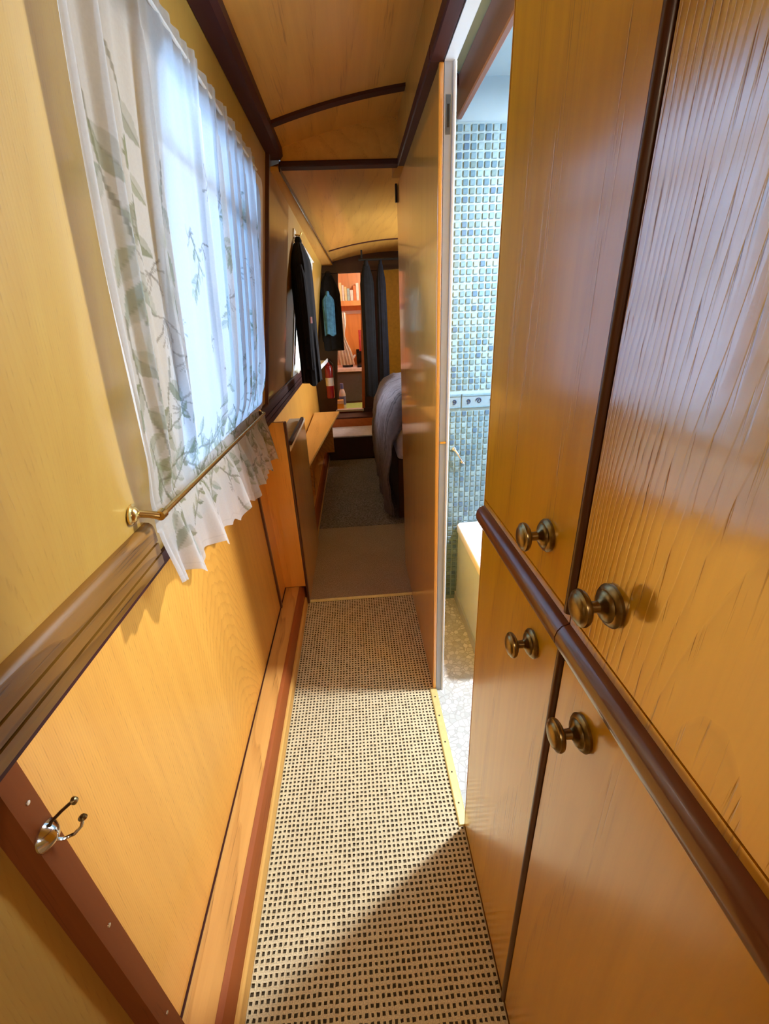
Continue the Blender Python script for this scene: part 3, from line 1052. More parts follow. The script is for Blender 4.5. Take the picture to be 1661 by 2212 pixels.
# the 300 that show largest: the upper rows stand a little larger in the picture
single = set(seen[:300])
off = wb.location
for (x, z, m) in seen[:300]:
    o = bpy.data.objects.new('tile', tile_mesh[m])
    C.objects.link(o)
    o.parent = wb
    o.location = (x - off.x, 0.0, z - off.z)
rest = {}
for c in cells:
    if c in single:
        continue
    rest.setdefault(c[2], []).append(c)
bm_r = bmesh.new()
for mi, tm in enumerate(tile_mats):
    for (x, z, m) in rest.get(tm, []):
        b0 = len(bm_r.faces)
        bm_r.faces.ensure_lookup_table()
        v = []
        for (a, y, h) in ((HT, 0.0012, HT), (HT, -0.0025, HT), (HT * 0.9, -0.0035, HT * 0.9)):
            v.append([bm_r.verts.new((x + sx * a, YT + y, z + sz * h)) for sx, sz in ((-1, -1), (1, -1), (1, 1), (-1, 1))])
        fs = [bm_r.faces.new(v[2])]
        for q in range(2):
            for k in range(4):
                fs.append(bm_r.faces.new((v[q][k], v[q][(k + 1) % 4], v[q + 1][(k + 1) % 4], v[q + 1][k])))
        for f in fs:
            f.material_index = mi
o = link_bm('mosaic_tiles', bm_r, tile_mats, wb)
o['kind'] = 'stuff'
# border tiles with a dark swirl in relief
x = 0.2485 + 0.004
bw = 0.148
xs0 = 0.411 - 2 * bw
k = 0
while xs0 < 1.15:
    a, b_ = max(xs0 + 0.002, 0.249), min(xs0 + bw - 0.002, 1.199)
    if b_ > a + 0.02:
        t = link_bm('border_tile', bm_box(a, b_, YT - 0.005, YT + 0.0012, 0.912, 0.968, 0.0015), 'border_glaze', wb)
        t['label'] = 'pale blue border tile with dark shell swirls'
        link_bm('border_lip', bm_box(a, b_, YT - 0.0075, YT - 0.0048, 0.958, 0.966, 0.001), 'tile_light', t)
        link_bm('border_lip', bm_box(a, b_, YT - 0.0075, YT - 0.0048, 0.913, 0.919, 0.001), 'tile_light', t)
        for cx_, big in ((a + 0.026, 0), (a + 0.068, 1), (a + 0.118, 0)):
            if cx_ + 0.012 > b_:
                continue
            pth = []
            for i in range(22):
                an = 0.5 + i * 0.42 * (1 if big else -1)
                rr = 0.0012 + 0.0105 * i / 21 * (1.0 if big else 0.75)
                pth.append((cx_ + rr * math.cos(an), YT - 0.0055, 0.939 + rr * math.sin(an)))
            link_bm('swirl', bm_tube(pth, [0.0014 + 0.0014 * i / 21 for i in range(22)], 6), 'motif_glaze', t, True)
    xs0 += bw
# small chrome grab rail on the tiles
gr = thing('grab_handle', 'small slanting chrome grab handle on the mosaic tiles above the bath', 'handle', (0.40, YT - 0.02, 0.72))
link_bm('bar', bm_tube([(0.388, YT - 0.022, 0.748), (0.395, YT - 0.028, 0.738), (0.420, YT - 0.028, 0.700), (0.425, YT - 0.022, 0.692)], 0.0042, 10), 'chrome', gr, True)
for (gx, gz) in ((0.388, 0.748), (0.425, 0.692)):
    link_bm('mount', bm_lathe([(0, 0.009), (0.004, 0.0085), (0.006, 0.005), (0.020, 0.0045), (0.022, 0)], (gx, YT - 0.0035, gz), (0, -1, 0), 14), 'chrome', gr, True)

# ------------------------------------------------------------------ bath
bt = thing('bathtub', 'short white bathtub with a flat panel below the mosaic tiled wall', 'bath', (0.75, 1.42, 0))
XB0, XB1, YB0, YB1, ZB = 0.405, 1.195, 1.16, YT - 0.004, 0.41


def rrect(x0, x1, y0, y1, r, n=7):
    pts = []
    for (cx_, cy_, a0) in ((x1 - r, y1 - r, 0), (x0 + r, y1 - r, 90), (x0 + r, y0 + r, 180), (x1 - r, y0 + r, 270)):
        for k_ in range(n):
            a = math.radians(a0 + 90 * k_ / (n - 1))
            pts.append((cx_ + r * math.cos(a), cy_ + r * math.sin(a)))
    return pts


def loft(loops, close_last=True):
    b = bmesh.new()
    L = [[b.verts.new(p_) for p_ in lp] for lp in loops]
    n = len(L[0])
    for q in range(len(L) - 1):
        for k_ in range(n):
            b.faces.new((L[q][k_], L[q][(k_ + 1) % n], L[q + 1][(k_ + 1) % n], L[q + 1][k_]))
    if close_last:
        b.faces.new(L[-1])
    return b


loops = []
for (ins, zz, r) in ((0.004, ZB - 0.035, 0.02), (0.0, ZB - 0.030, 0.024), (0.0, ZB - 0.006, 0.024), (0.004, ZB, 0.024), (0.050, ZB, 0.10), (0.057, ZB - 0.004, 0.11), (0.068, ZB - 0.06, 0.12), (0.09, ZB - 0.30, 0.12), (0.12, ZB - 0.33, 0.10)):
    loops.append([(px, py, zz) for (px, py) in rrect(XB0 + ins, XB1 - ins, YB0 + ins, YB1 - ins, r)])
link_bm('tub', loft(loops), 'bath_acrylic', bt, True)
link_bm('side_panel', bm_box(XB0 + 0.012, XB0 + 0.020, YB0 + 0.02, YB1, 0.0, ZB - 0.03), 'bath_panel', bt)
link_bm('end_panel', bm_box(XB0 + 0.020, XB1, YB0 + 0.02, YB0 + 0.028, 0.0, ZB - 0.03), 'bath_panel', bt)
link_bm('kick_strip', bm_box(XB0 + 0.004, XB0 + 0.0119, YB0 + 0.02, YB1, 0.0, 0.045), 'jamb_paint', bt)

# ceiling lamp of the bathroom
bl_ = thing('bathroom_lamp', 'round white ceiling lamp of the bathroom', 'lamp', (0.90, 1.09, 1.90))
link_bm('base', bm_lathe([(0, 0), (0, 0.085), (0.014, 0.082), (0.018, 0.06), (0.0185, 0)], (0.90, 1.09, 1.9045), (0, 0, -1), 28), 'white_plastic', bl_, True)
ld = bpy.data.lights.new('lamp_glow', 'AREA')
ld.shape = 'DISK'
ld.size = 0.11
ld.energy = 80
ld.color = (0.97, 0.98, 1.0)
lo = bpy.data.objects.new('lamp_glow', ld)
lo.parent = bl_
lo.location = (0, 0, -0.020)
C.objects.link(lo)

# ------------------------------------------------------------------ curtain, rods
ROD0, ROD1 = Vector((-0.322, 0.645, 0.978)), Vector((-0.338, 1.60, 0.950))
rod = thing('curtain_rod', 'thin brass rod across the foot of the leafy curtain', 'curtain rod', (-0.33, 1.1, 0.965))
link_bm('rod', bm_tube([ROD0, ROD0.lerp(ROD1, 0.5), ROD1], 0.0052, 14), 'brass', rod, True)
br = link_bm('bracket', bm_tube([(xw(0.993), 0.622, 0.993), (-0.335, 0.634, 0.985), (-0.324, 0.640, 0.979)], [0.0062, 0.0058, 0.0066], 14), 'brass', rod, True)
link_bm('rose', bm_lathe([(0.0, 0.0165), (0.0025, 0.0165), (0.0045, 0.0125), (0.007, 0.0115), (0.010, 0.0075), (0.012, 0)], (xw(0.993), 0.618, 0.993), (1, 0.1, -0.12), 24), 'brass', br, True)
link_bm('end_cap', bm_lathe([(0, 0.0), (0.001, 0.008), (0.014, 0.0085), (0.017, 0.0)], (-0.322, 0.637, 0.979), (0, 1, 0), 16), 'brass', br, True)
b2 = link_bm('bracket', bm_tube([(xw(0.96), 1.60, 0.955), (-0.345, 1.602, 0.952), (-0.336, 1.602, 0.950)], 0.005, 10), 'brass', rod, True)
link_bm('rose', bm_lathe([(0.0, 0.0165), (0.0025, 0.0165), (0.0045, 0.0125), (0.010, 0.0075), (0.012, 0)], (xw(0.96), 1.60, 0.955), (1, 0, 0), 20), 'brass', b2, True)
ZTOP = 1.640
rod2 = thing('upper_curtain_rod', 'thin white curtain wire at the gathered top of the leafy curtain', 'curtain rod', (-0.23, 1.0, ZTOP))
link_bm('wire', bm_tube([(xw(ZTOP) + 0.018, 0.50, ZTOP), (xw(ZTOP) + 0.018, 1.0, ZTOP), (xw(ZTOP) + 0.018, 1.50, ZTOP)], 0.003, 8), 'white_plastic', rod2, True)
for y in (0.50, 1.50):
    link_bm('eyelet', bm_tube([(xw(ZTOP) - 0.002, y, ZTOP), (xw(ZTOP) + 0.020, y, ZTOP)], 0.003, 8), 'brass', rod2, True)


def leaf_print(nu, nv, W_, H_):
    """printed sprigs of sage-green leaves with grey twigs; returns an (nv, nu, 3) colour array over the flat cloth"""
    rng = random.Random(7)
    img = np.ones((nv, nu, 3)) * np.array([0.80, 0.82, 0.84])
    X, Y = np.meshgrid(np.linspace(0, W_, nu), np.linspace(0, H_, nv))

    def blend(mask, col):
        for c in range(3):
            img[..., c] = img[..., c] * (1 - mask) + col[c] * mask

    def leaf(px, py, ang, ln, wd, col, alpha):
        ca, sa = math.cos(ang), math.sin(ang)
        t = ((X - px) * ca + (Y - py) * sa) / ln
        s = (-(X - px) * sa + (Y - py) * ca) / wd
        w = np.clip(np.sin(np.pi * np.clip(t, 0, 1) ** 0.8), 0, 1)
        m = ((t > 0) & (t < 1) & (np.abs(s) < w)).astype(float)
        rib = ((t > 0) & (t < 1) & (np.abs(s) < 0.07)).astype(float) * 0.3
        tone = alpha * (0.75 + 0.25 * np.sign(s))
        blend(m * tone, col)
        blend(rib * m, (0.20, 0.22, 0.17))

    def stroke(pts, wd, col, alpha):
        m = np.zeros_like(X)
        for (a, b_) in zip(pts, pts[1:]):
            dx, dy = b_[0] - a[0], b_[1] - a[1]
            L2 = dx * dx + dy * dy + 1e-12
            t = np.clip(((X - a[0]) * dx + (Y - a[1]) * dy) / L2, 0, 1)
            d = np.hypot(X - a[0] - t * dx, Y - a[1] - t * dy)
            m = np.maximum(m, (d < wd).astype(float))
        blend(m * alpha, col)
    greens = [(0.26, 0.31, 0.17), (0.36, 0.42, 0.27), (0.42, 0.47, 0.36), (0.22, 0.27, 0.16), (0.40, 0.48, 0.42)]

    def sprig(px, py, ln, ang, big):
        pts = []
        a = ang
        x_, y_ = px, py
        n = 5 if big > 0.052 else 6
        for k_ in range(n + 1):
            pts.append((x_, y_))
            x_ += ln / n * math.cos(a); y_ += ln / n * math.sin(a)
            a += rng.uniform(-0.2, 0.2)
        stroke(pts, 0.0022, (0.26, 0.27, 0.22), 0.75)
        for k_ in range(1, n + 1):
            for sd in ((-1, 1) if k_ == n else ((-1) ** k_,)):
                if rng.random() < 0.9:
                    lw = big * rng.uniform(0.7, 1.2)
                    leaf(pts[k_][0], pts[k_][1], ang + sd * rng.uniform(0.5, 1.0), lw, lw * rng.uniform(0.18, 0.28), rng.choice(greens), rng.uniform(0.55, 0.85))

    def twig(px, py, s):
        for k_ in range(9):
            a = rng.uniform(0, 2 * PI)
            stroke([(px, py), (px + s * math.cos(a) * 0.5, py + s * math.sin(a) * 0.5), (px + s * math.cos(a + 0.3), py + s * math.sin(a + 0.3))], 0.0013, (0.30, 0.29, 0.28), 0.6)
    # trailing sprigs down the near edge, and a denser garland towards the hem
    for (px, py, ln, an, bg) in ((0.045, 0.16, 0.20, 1.45, 0.075), (0.055, 0.40, 0.22, 1.5, 0.075), (0.06, 0.58, 0.18, 1.35, 0.06), (0.14, 0.12, 0.18, 1.3, 0.06), (0.13, 0.30, 0.2, 1.6, 0.065), (0.19, 0.46, 0.2, 1.7, 0.06), (0.13, 0.60, 0.16, 1.4, 0.055), (0.24, 0.2, 0.16, 1.3, 0.05), (0.27, 0.5, 0.16, 1.5, 0.05)):
        sprig(px, py, ln, an, bg)
    for (px, py, s) in ((0.17, 0.34, 0.04), (0.19, 0.40, 0.045), (0.24, 0.46, 0.03), (0.22, 0.55, 0.035), (0.12, 0.5, 0.03), (0.26, 0.62, 0.03)):
        twig(px, py, s)
    for k_ in range(38):
        px = 0.06 + (W_ - 0.1) * k_ / 37 + rng.uniform(-0.02, 0.02)
        py = H_ - rng.uniform(0.03, 0.26)
        sprig(px, py, rng.uniform(0.08, 0.15), rng.uniform(-0.5, 1.4), rng.uniform(0.028, 0.05))
    for k_ in range(24):
        px = rng.uniform(0.3, W_); py = rng.uniform(0.1, H_ - 0.2)
        sprig(px, py, rng.uniform(0.05, 0.12), rng.uniform(0.8, 2.2), rng.uniform(0.022, 0.04))
    for k_ in range(26):
        twig(rng.uniform(0.25, W_), rng.uniform(0.15, H_), rng.uniform(0.015, 0.03))
    # stitched hem line
    img[(Y > H_ - 0.014) & (Y < H_ - 0.012)] *= 0.9
    return np.clip(img, 0, 1)


def curtain():
    nu, nv = 480, 380
    W_, H_ = 1.25, 0.84
    u = np.linspace(0, 1, nu)
    v = np.linspace(0, 1, nv)
    U, V_ = np.meshgrid(u, v)
    Ztop, Zrod = ZTOP + 0.016, 0.965
    hem = 0.845 - 0.055 * np.clip(U * 2.2, 0, 1) - 0.018 * U + 0.010 * np.sin(2 * PI * (6.5 * U + 0.1)) + 0.006 * np.sin(2 * PI * (13 * U + 0.3))
    vr = 0.84                                           # fraction of the drop at the lower rod
    Z = np.where(V_ < vr, Ztop + (Zrod - 0.012 * U - Ztop) * V_ / vr, (Zrod - 0.012 * U) + (hem - (Zrod - 0.012 * U)) * (V_ - vr) / (1 - vr))
    # near and far edges
    tt = np.clip(V_ / vr, 0, 1)
    yn = 0.560 + 0.092 * tt ** 1.6
    yf = 1.455 + 0.185 * np.sin(PI * np.clip(tt, 0, 1) * 0.62) - 0.02 * tt
    below = np.clip((V_ - vr) / (1 - vr), 0, 1)
    yn = yn - 0.02 * below
    yf = np.where(V_ > vr, 1.62 + 0.02 * below, yf)
    Yc = yn + (yf - yn) * U
    # folds
    ph = 2 * PI * (8.2 * U + 0.55 * np.sin(2 * PI * U * 1.3 + 0.4) + 0.12 * np.sin(5 * V_))
    fold = 0.55 * np.sin(ph) + 0.30 * np.sin(2 * ph * 0.93 + 1.1) + 0.15 * np.sin(3.7 * ph + 2.0 + V_)
    amp = 0.0055 + 0.0125 * np.sin(PI * np.clip(tt, 0, 1)) ** 0.8
    amp = np.where(V_ > vr, 0.0052 + 0.016 * below, amp)
    amp = np.where(tt < 0.1, amp * 0.8, amp)
    base = -0.360 + 0.155 * (np.maximum(Z, 0.95) - 0.95) + 0.020
    # at the rod the cloth passes behind it
    rx = -0.322 - 0.016 * U - 0.0105
    near_rod = np.exp(-((Z - (Zrod + 0.002)) / 0.05) ** 2)
    base = base * (1 - near_rod) + (rx - 0.006) * near_rod
    base = base + 0.018 * below * (1 - near_rod)
    ampf = amp * (1 - 0.45 * near_rod)
    fine = 0.0022 * np.sin(2 * PI * 26 * U + 4 * np.sin(3 * U)) * (0.35 + 0.65 * (np.exp(-((tt - 0.0) / 0.08) ** 2) + near_rod))
    X = base + fold * ampf + fine
    wallx = -0.360 + 0.155 * (Z - 0.95) + 0.012
    X = np.where(Z > 0.96, np.maximum(X, wallx), np.maximum(X, -0.342))
    lim = rx - 0.0062
    X = np.where(np.abs(Z - Zrod) < 0.02, np.minimum(X, lim), X)
    Yc = Yc + 0.031 * np.cos(ph + 0.5) * np.clip(U * 6, 0, 1) * np.clip((1 - U) * 8, 0, 1) * (0.35 + 0.65 * np.sin(PI * np.clip(tt, 0, 1)) ** 0.7)
    col = leaf_print(nu, nv, W_, H_)
    co = np.stack([X, Yc, Z], -1).reshape(-1, 3)
    idx = np.arange(nu * nv).reshape(nv, nu)
    q = np.stack([idx[:-1, :-1], idx[:-1, 1:], idx[1:, 1:], idx[1:, :-1]], -1).reshape(-1, 4)
    me = bpy.data.meshes.new('window_curtain')
    org = np.array([-0.32, 1.1, 1.25])
    me.from_pydata((co - org).tolist(), [], q.tolist())
    ca = me.color_attributes.new('print', 'FLOAT_COLOR', 'POINT')
    ca.data.foreach_set('color', np.concatenate([col.reshape(-1, 3), np.ones((nu * nv, 1))], 1).astype(np.float32).ravel())
    me.materials.append(MATS['curtain_voile'])
    me.polygons.foreach_set('use_smooth', [True] * len(me.polygons))
    o = bpy.data.objects.new('window_curtain', me)
    o.location = org
    C.objects.link(o)
    tag(o, 'sheer white curtain printed with green leaf sprigs over the corridor window', 'curtain')


curtain()

# ------------------------------------------------------------------ coat hook on the batten
hk = thing('coat_hook', 'chrome double coat hook screwed to the mahogany batten', 'hook', (-0.375, 0.316, 0.735))
hz, hy = 0.735, 0.316
hx = xl(hz) + BT
link_bm('plate', bm_lathe([(0, 0.017), (0.002, 0.017), (0.005, 0.0145), (0.0095, 0.009), (0.012, 0.004), (0.0125, 0)], (hx, hy, hz), (1, 0, 0), 24), 'chrome', hk, True)
up_arm = link_bm('upper_arm', bm_tube([(hx + 0.003, hy, hz + 0.006), (hx + 0.008, hy + 0.004, hz + 0.016), (hx + 0.019, hy + 0.009, hz + 0.025), (hx + 0.031, hy + 0.014, hz + 0.033)], 0.0019, 8), 'bronze_wire', hk, True)
link_bm('ball_tip', bm_lathe([(0, 0.0), (0.0008, 0.003), (0.0035, 0.0048), (0.0065, 0.003), (0.0075, 0)], (hx + 0.030, hy + 0.0138, hz + 0.0325), (0.9, 0.05, 0.4), 12), 'antique_brass', up_arm, True)
lo_arm = link_bm('lower_arm', bm_tube([(hx + 0.004, hy, hz - 0.008), (hx + 0.010, hy + 0.004, hz - 0.016), (hx + 0.020, hy + 0.009, hz - 0.017), (hx + 0.028, hy + 0.013, hz - 0.010), (hx + 0.031, hy + 0.015, hz - 0.001)], 0.0020, 8), 'chrome', hk, True)
link_bm('ball_tip', bm_lathe([(0, 0.0), (0.0008, 0.003), (0.0035, 0.0048), (0.0065, 0.003), (0.0075, 0)], (hx + 0.031, hy + 0.015, hz - 0.002), (0.2, 0, 1), 12), 'antique_brass', lo_arm, True)

# ------------------------------------------------------------------ bedroom
# low side unit behind the stub, with slotted top
lc = thing('side_unit', 'low oak side unit with a pale slotted top behind the bulkhead stub', 'cabinet', (-0.34, 2.05, 0))
link_bm('side_panel', bm_box(-0.300, -0.290, 1.7585, 2.36, 0.0, 0.755), 'oak_partition', lc)
link_bm('end_panel', bm_box(-0.385, -0.3005, 2.345, 2.36, 0.102, 0.755), 'oak_partition', lc)
link_bm('top', bm_box(-0.372, -0.286, 1.7585, 2.36, 0.756, 0.772, 0.003), 'cream_cloth', lc)
link_bm('mahogany_lip', bm_box(-0.300, -0.2855, 1.80, 2.30, 0.7725, 0.790, 0.002), 'mahogany_dark', lc)
# shelf along the bedroom wall, growing wider towards the end
sh = thing('wedge_shelf', 'pale wedge-shaped shelf widening towards the far doorway', 'shelf', (-0.3, 3.2, 0.48))
link_bm('board', bm_prism([(-0.392, 2.42), (-0.305, 2.42), (-0.165, 4.02), (-0.392, 4.02)], 'Z', 0.462, 0.479), 'pale_strip', sh)
link_bm('support', bm_box(-0.392, -0.24, 3.985, 4.015, 0.102, 0.461), 'oak_board', sh)
link_bm('support', bm_box(-0.392, -0.34, 2.9, 2.93, 0.102, 0.461), 'oak_board', sh)
sg = thing('gunwale_shelf', 'narrow white shelf at dado height by the bedroom curtains', 'shelf', (-0.3, 3.8, 0.9))
link_bm('board', bm_prism([(-0.36, 3.305), (-0.305, 3.305), (-0.262, 4.5), (-0.36, 4.5)], 'Z', 0.875, 0.893), 'white_paint', sg)
link_bm('lip', bm_prism([(-0.304, 3.305), (-0.298, 3.305), (-0.255, 4.5), (-0.261, 4.5)], 'Z', 0.875, 0.910), 'white_paint', sg)


def drape(name, label, cat, ypos, width, z0, z1, xfun, mats, folds, amp, depth=0.0, group=None, seed=0):
    """a hanging cloth, folded, seen along the wall"""
    nu_, nv_ = 60, 30
    b = bmesh.new()
    rows_ = []
    for j in range(nv_ + 1):
        z = z0 + (z1 - z0) * j / nv_
        r_ = []
        for i in range(nu_ + 1):
            uu = i / nu_
            f_ = math.sin(2 * PI * folds * uu + 0.6 * math.sin(7 * uu + seed)) * amp * (0.5 + 0.5 * (1 - j / nv_)) + amp * 0.4 * math.sin(23 * uu + seed)
            r_.append(b.verts.new((xfun(z) + amp * 1.5 + f_, ypos + width * uu, z + 0.004 * math.sin(14 * uu))))
        rows_.append(r_)
    for j in range(nv_):
        for i in range(nu_):
            f = b.faces.new((rows_[j][i], rows_[j][i + 1], rows_[j + 1][i + 1], rows_[j + 1][i]))
            f.material_index = (int(i / nu_ * len(mats) * 2.0) % len(mats))
    bmesh.ops.solidify(b, geom=list(b.faces), thickness=0.002)
    o = link_bm(name, b, mats, None, True, loc=(xfun(z1), ypos + width / 2, z1))
    return tag(o, label, cat, group)


rd3 = thing('bedroom_curtain_rod', 'pale curtain rod above the bedroom window', 'curtain rod', (-0.22, 3.0, 1.62))
link_bm('rod', bm_tube([(xw(1.63) + 0.014, 2.66, 1.63), (xw(1.63) + 0.014, 3.52, 1.63)], 0.005, 8), 'white_plastic', rd3, True)
for y in (2.67, 3.51):
    link_bm('bracket', bm_tube([(xw(1.63) - 0.001, y, 1.63), (xw(1.63) + 0.014, y, 1.63)], 0.004, 8), 'white_plastic', rd3, True)
drape('bedroom_curtain', 'cream curtain at the near side of the bedroom window', 'curtain', 2.68, 0.24, 0.97, 1.62, xw, ['voile_cream', 'voile_cream', 'voile_green'], 5, 0.010, seed=1)
drape('bedroom_curtain', 'cream curtain at the far side of the bedroom window, by the shelf', 'curtain', 3.20, 0.28, 0.97, 1.62, xw, ['voile_cream', 'voile_green', 'voile_cream'], 5, 0.010, seed=4)


def garment(name, label, cx_, cy_, ztop, zbot, wx, wy, mat, seed, group=None, sleeves=True, axis='Y'):
    """a hanging coat: shoulders, body with folds, two sleeves, a collar, and the hook it hangs from"""
    r = thing(name, label, 'coat', (cx_, cy_, ztop), group)
    rng = random.Random(seed)

    def body(cx2, cy2, zt, zb_, ax, ay, sq=1.0, k=0.0):
        b = bmesh.new()
        nz, na = 22, 36
        rr = []
        for j in range(nz + 1):
            t = j / nz
            z = zt + (zb_ - zt) * t
            sh_ = min(1.0, 0.42 + 5.0 * t) if t < 0.116 else 1.0 + 0.08 * math.sin(3 * t + k) * min(1, (t - 0.116) * 8) + 0.10 * (t - 0.116)
            ring_ = []
            for i in range(na):
                a = 2 * PI * i / na
                wob = 1 + 0.10 * t * math.sin(7 * a + 2.0 * t + k) + 0.05 * math.sin(13 * a + k)
                ring_.append(b.verts.new((cx2 + ax * sh_ * wob * math.cos(a), cy2 + ay * sh_ * wob * math.sin(a), z + 0.012 * math.sin(3 * a + k) * t)))
            rr.append(ring_)
        for p_, q_ in zip(rr, rr[1:]):
            for i in range(na):
                b.faces.new((p_[i], p_[(i + 1) % na], q_[(i + 1) % na], q_[i]))
        b.faces.new(rr[0])
        b.faces.new(rr[-1])
        return b
    link_bm('body', body(cx_, cy_, ztop, zbot, wx, wy, k=seed), mat, r, True)
    if sleeves:
        for s in (-1, 1):
            if axis == 'Y':
                link_bm('sleeve', body(cx_ + wx * 0.15, cy_ + s * wy * 0.95, ztop - 0.10, ztop - 0.10 - (ztop - zbot) * 0.72, wx * 0.45, wy * 0.30, k=seed + s), mat, r, True)
            else:
                link_bm('sleeve', body(cx_ + s * wx * 0.95, cy_ - wy * 0.15, ztop - 0.10, ztop - 0.10 - (ztop - zbot) * 0.72, wx * 0.30, wy * 0.45, k=seed + s), mat, r, True)
    link_bm('collar', bm_lathe([(0, wx * 0.20), (0.02, wx * 0.32), (0.045, wx * 0.36), (0.06, wx * 0.22), (0.062, 0)], (cx_, cy_, ztop - 0.03), (0, 0, 1), 18), mat, r, True)
    return r


coat = garment('hanging_coat', 'long black coat hanging on the left wall past the curtain', -0.235, 2.50, 1.60, 0.945, 0.050, 0.125, 'navy_cloth', 2)
link_bm('sleeve_cuff', bm_lathe([(0, 0.020), (0.03, 0.021), (0.032, 0)], (-0.215, 2.385, 1.24), (0, 0, 1), 16), 'pink_cloth', coat, True)
hk2 = thing('wall_hook', 'small pale hook holding the long black coat', 'hook', (-0.25, 2.50, 1.64))
link_bm('plate', bm_lean(2.46, 2.54, 1.625, 1.66, 0.0, 0.006), 'cream_cloth', hk2)
link_bm('prong', bm_tube([(xw(1.64) + 0.004, 2.50, 1.64), (-0.222, 2.50, 1.635), (-0.214, 2.50, 1.650)], 0.004, 8), 'brass', hk2, True)
garment('hanging_coat', 'black coat hanging left of the far doorway', -0.190, 4.625, 1.64, 0.98, 0.080, 0.032, 'black_cloth', 5, axis='X')
bs = garment('hanging_shirt', 'blue shirt hanging in front of the black coat by the far doorway', -0.205, 4.54, 1.47, 1.12, 0.052, 0.022, 'blue_cloth', 8, axis='X', sleeves=False)
bs['category'] = 'shirt'
rl = thing('clothes_rail', 'dark rail of hanging black clothes right of the far doorway', 'rail', (0.25, 4.35, 1.72))
link_bm('bar', bm_tube([(0.10, 4.36, 1.725), (0.60, 4.36, 1.725)], 0.010, 10), 'black_metal', rl, True)
for x_ in (0.13, 0.57):
    link_bm('drop_bracket', bm_box(x_ - 0.008, x_ + 0.008, 4.35, 4.37, 1.736, zb(x_) - 0.0005), 'black_metal', rl)
garment('hanging_coat', 'left black coat on the rail right of the far doorway', 0.165, 4.36, 1.690, 0.55, 0.060, 0.030, 'black_cloth', 9, axis='X', sleeves=False)
garment('hanging_coat', 'right black coat on the rail, beside the ochre panel', 0.292, 4.36, 1.690, 0.48, 0.042, 0.030, 'navy_cloth', 12, axis='X', sleeves=False)

# fire extinguisher
fe = thing('fire_extinguisher', 'small red fire extinguisher on the wall left of the far doorway', 'extinguisher', (-0.265, 4.64, 0.40))
EX, EY, EZ = -0.262, 4.645, 0.50
link_bm('cylinder', bm_lathe([(0, 0), (0.002, 0.036), (0.012, 0.042), (0.30, 0.042), (0.33, 0.032), (0.34, 0.016), (0.362, 0.015), (0.364, 0)], (EX, EY, EZ), (0, 0, 1), 24), 'red_paint', fe, True)
link_bm('label_band', bm_lathe([(0, 0.0424), (0.08, 0.0424)], (EX, EY, EZ + 0.13), (0, 0, 1), 24), 'label_white', fe, True)
link_bm('valve', bm_box(EX - 0.013, EX + 0.013, EY - 0.02, EY + 0.015, EZ + 0.3645, EZ + 0.388, 0.003), 'black_metal', fe)
link_bm('lever', bm_box(EX - 0.008, EX + 0.008, EY - 0.06, EY + 0.015, EZ + 0.3885, EZ + 0.398, 0.002), 'chrome', fe)
link_bm('hose', bm_tube([(EX + 0.0135, EY - 0.01, EZ + 0.376), (EX + 0.046, EY - 0.02, EZ + 0.34), (EX + 0.048, EY - 0.02, EZ + 0.24), (EX + 0.048, EY - 0.02, EZ + 0.14)], 0.006, 8), 'black_metal', fe, True)
link_bm('wall_bracket', bm_box(EX - 0.02, EX + 0.02, EY + 0.0425, Y_END - 0.0005, EZ + 0.10, EZ + 0.13), 'black_metal', fe)

# light switch on the right board
sw = thing('light_switch', 'small white light switch right of the far doorway', 'switch', (0.150, Y_END - 0.02, 1.2))
link_bm('plate', bm_box(0.134, 0.164, Y_END - 0.006, Y_END - 0.0005, 1.17, 1.25, 0.002), 'white_plastic', sw)
link_bm('rocker', bm_box(0.142, 0.156, Y_END - 0.010, Y_END - 0.0062, 1.19, 1.23, 0.002), 'white_plastic', sw)

# bed
bd = thing('bed', 'dark bed base at the right of the bedroom under the lilac duvet', 'bed', (0.65, 3.2, 0))
link_bm('base', bm_box(0.24, 1.17, 2.62, 3.86, 0.006, 0.42, 0.004), 'mahogany_dark', bd)
link_bm('mattress', bm_box(0.235, 1.175, 2.60, 3.87, 0.421, 0.66, 0.03, 3), 'lilac_white', bd, True)


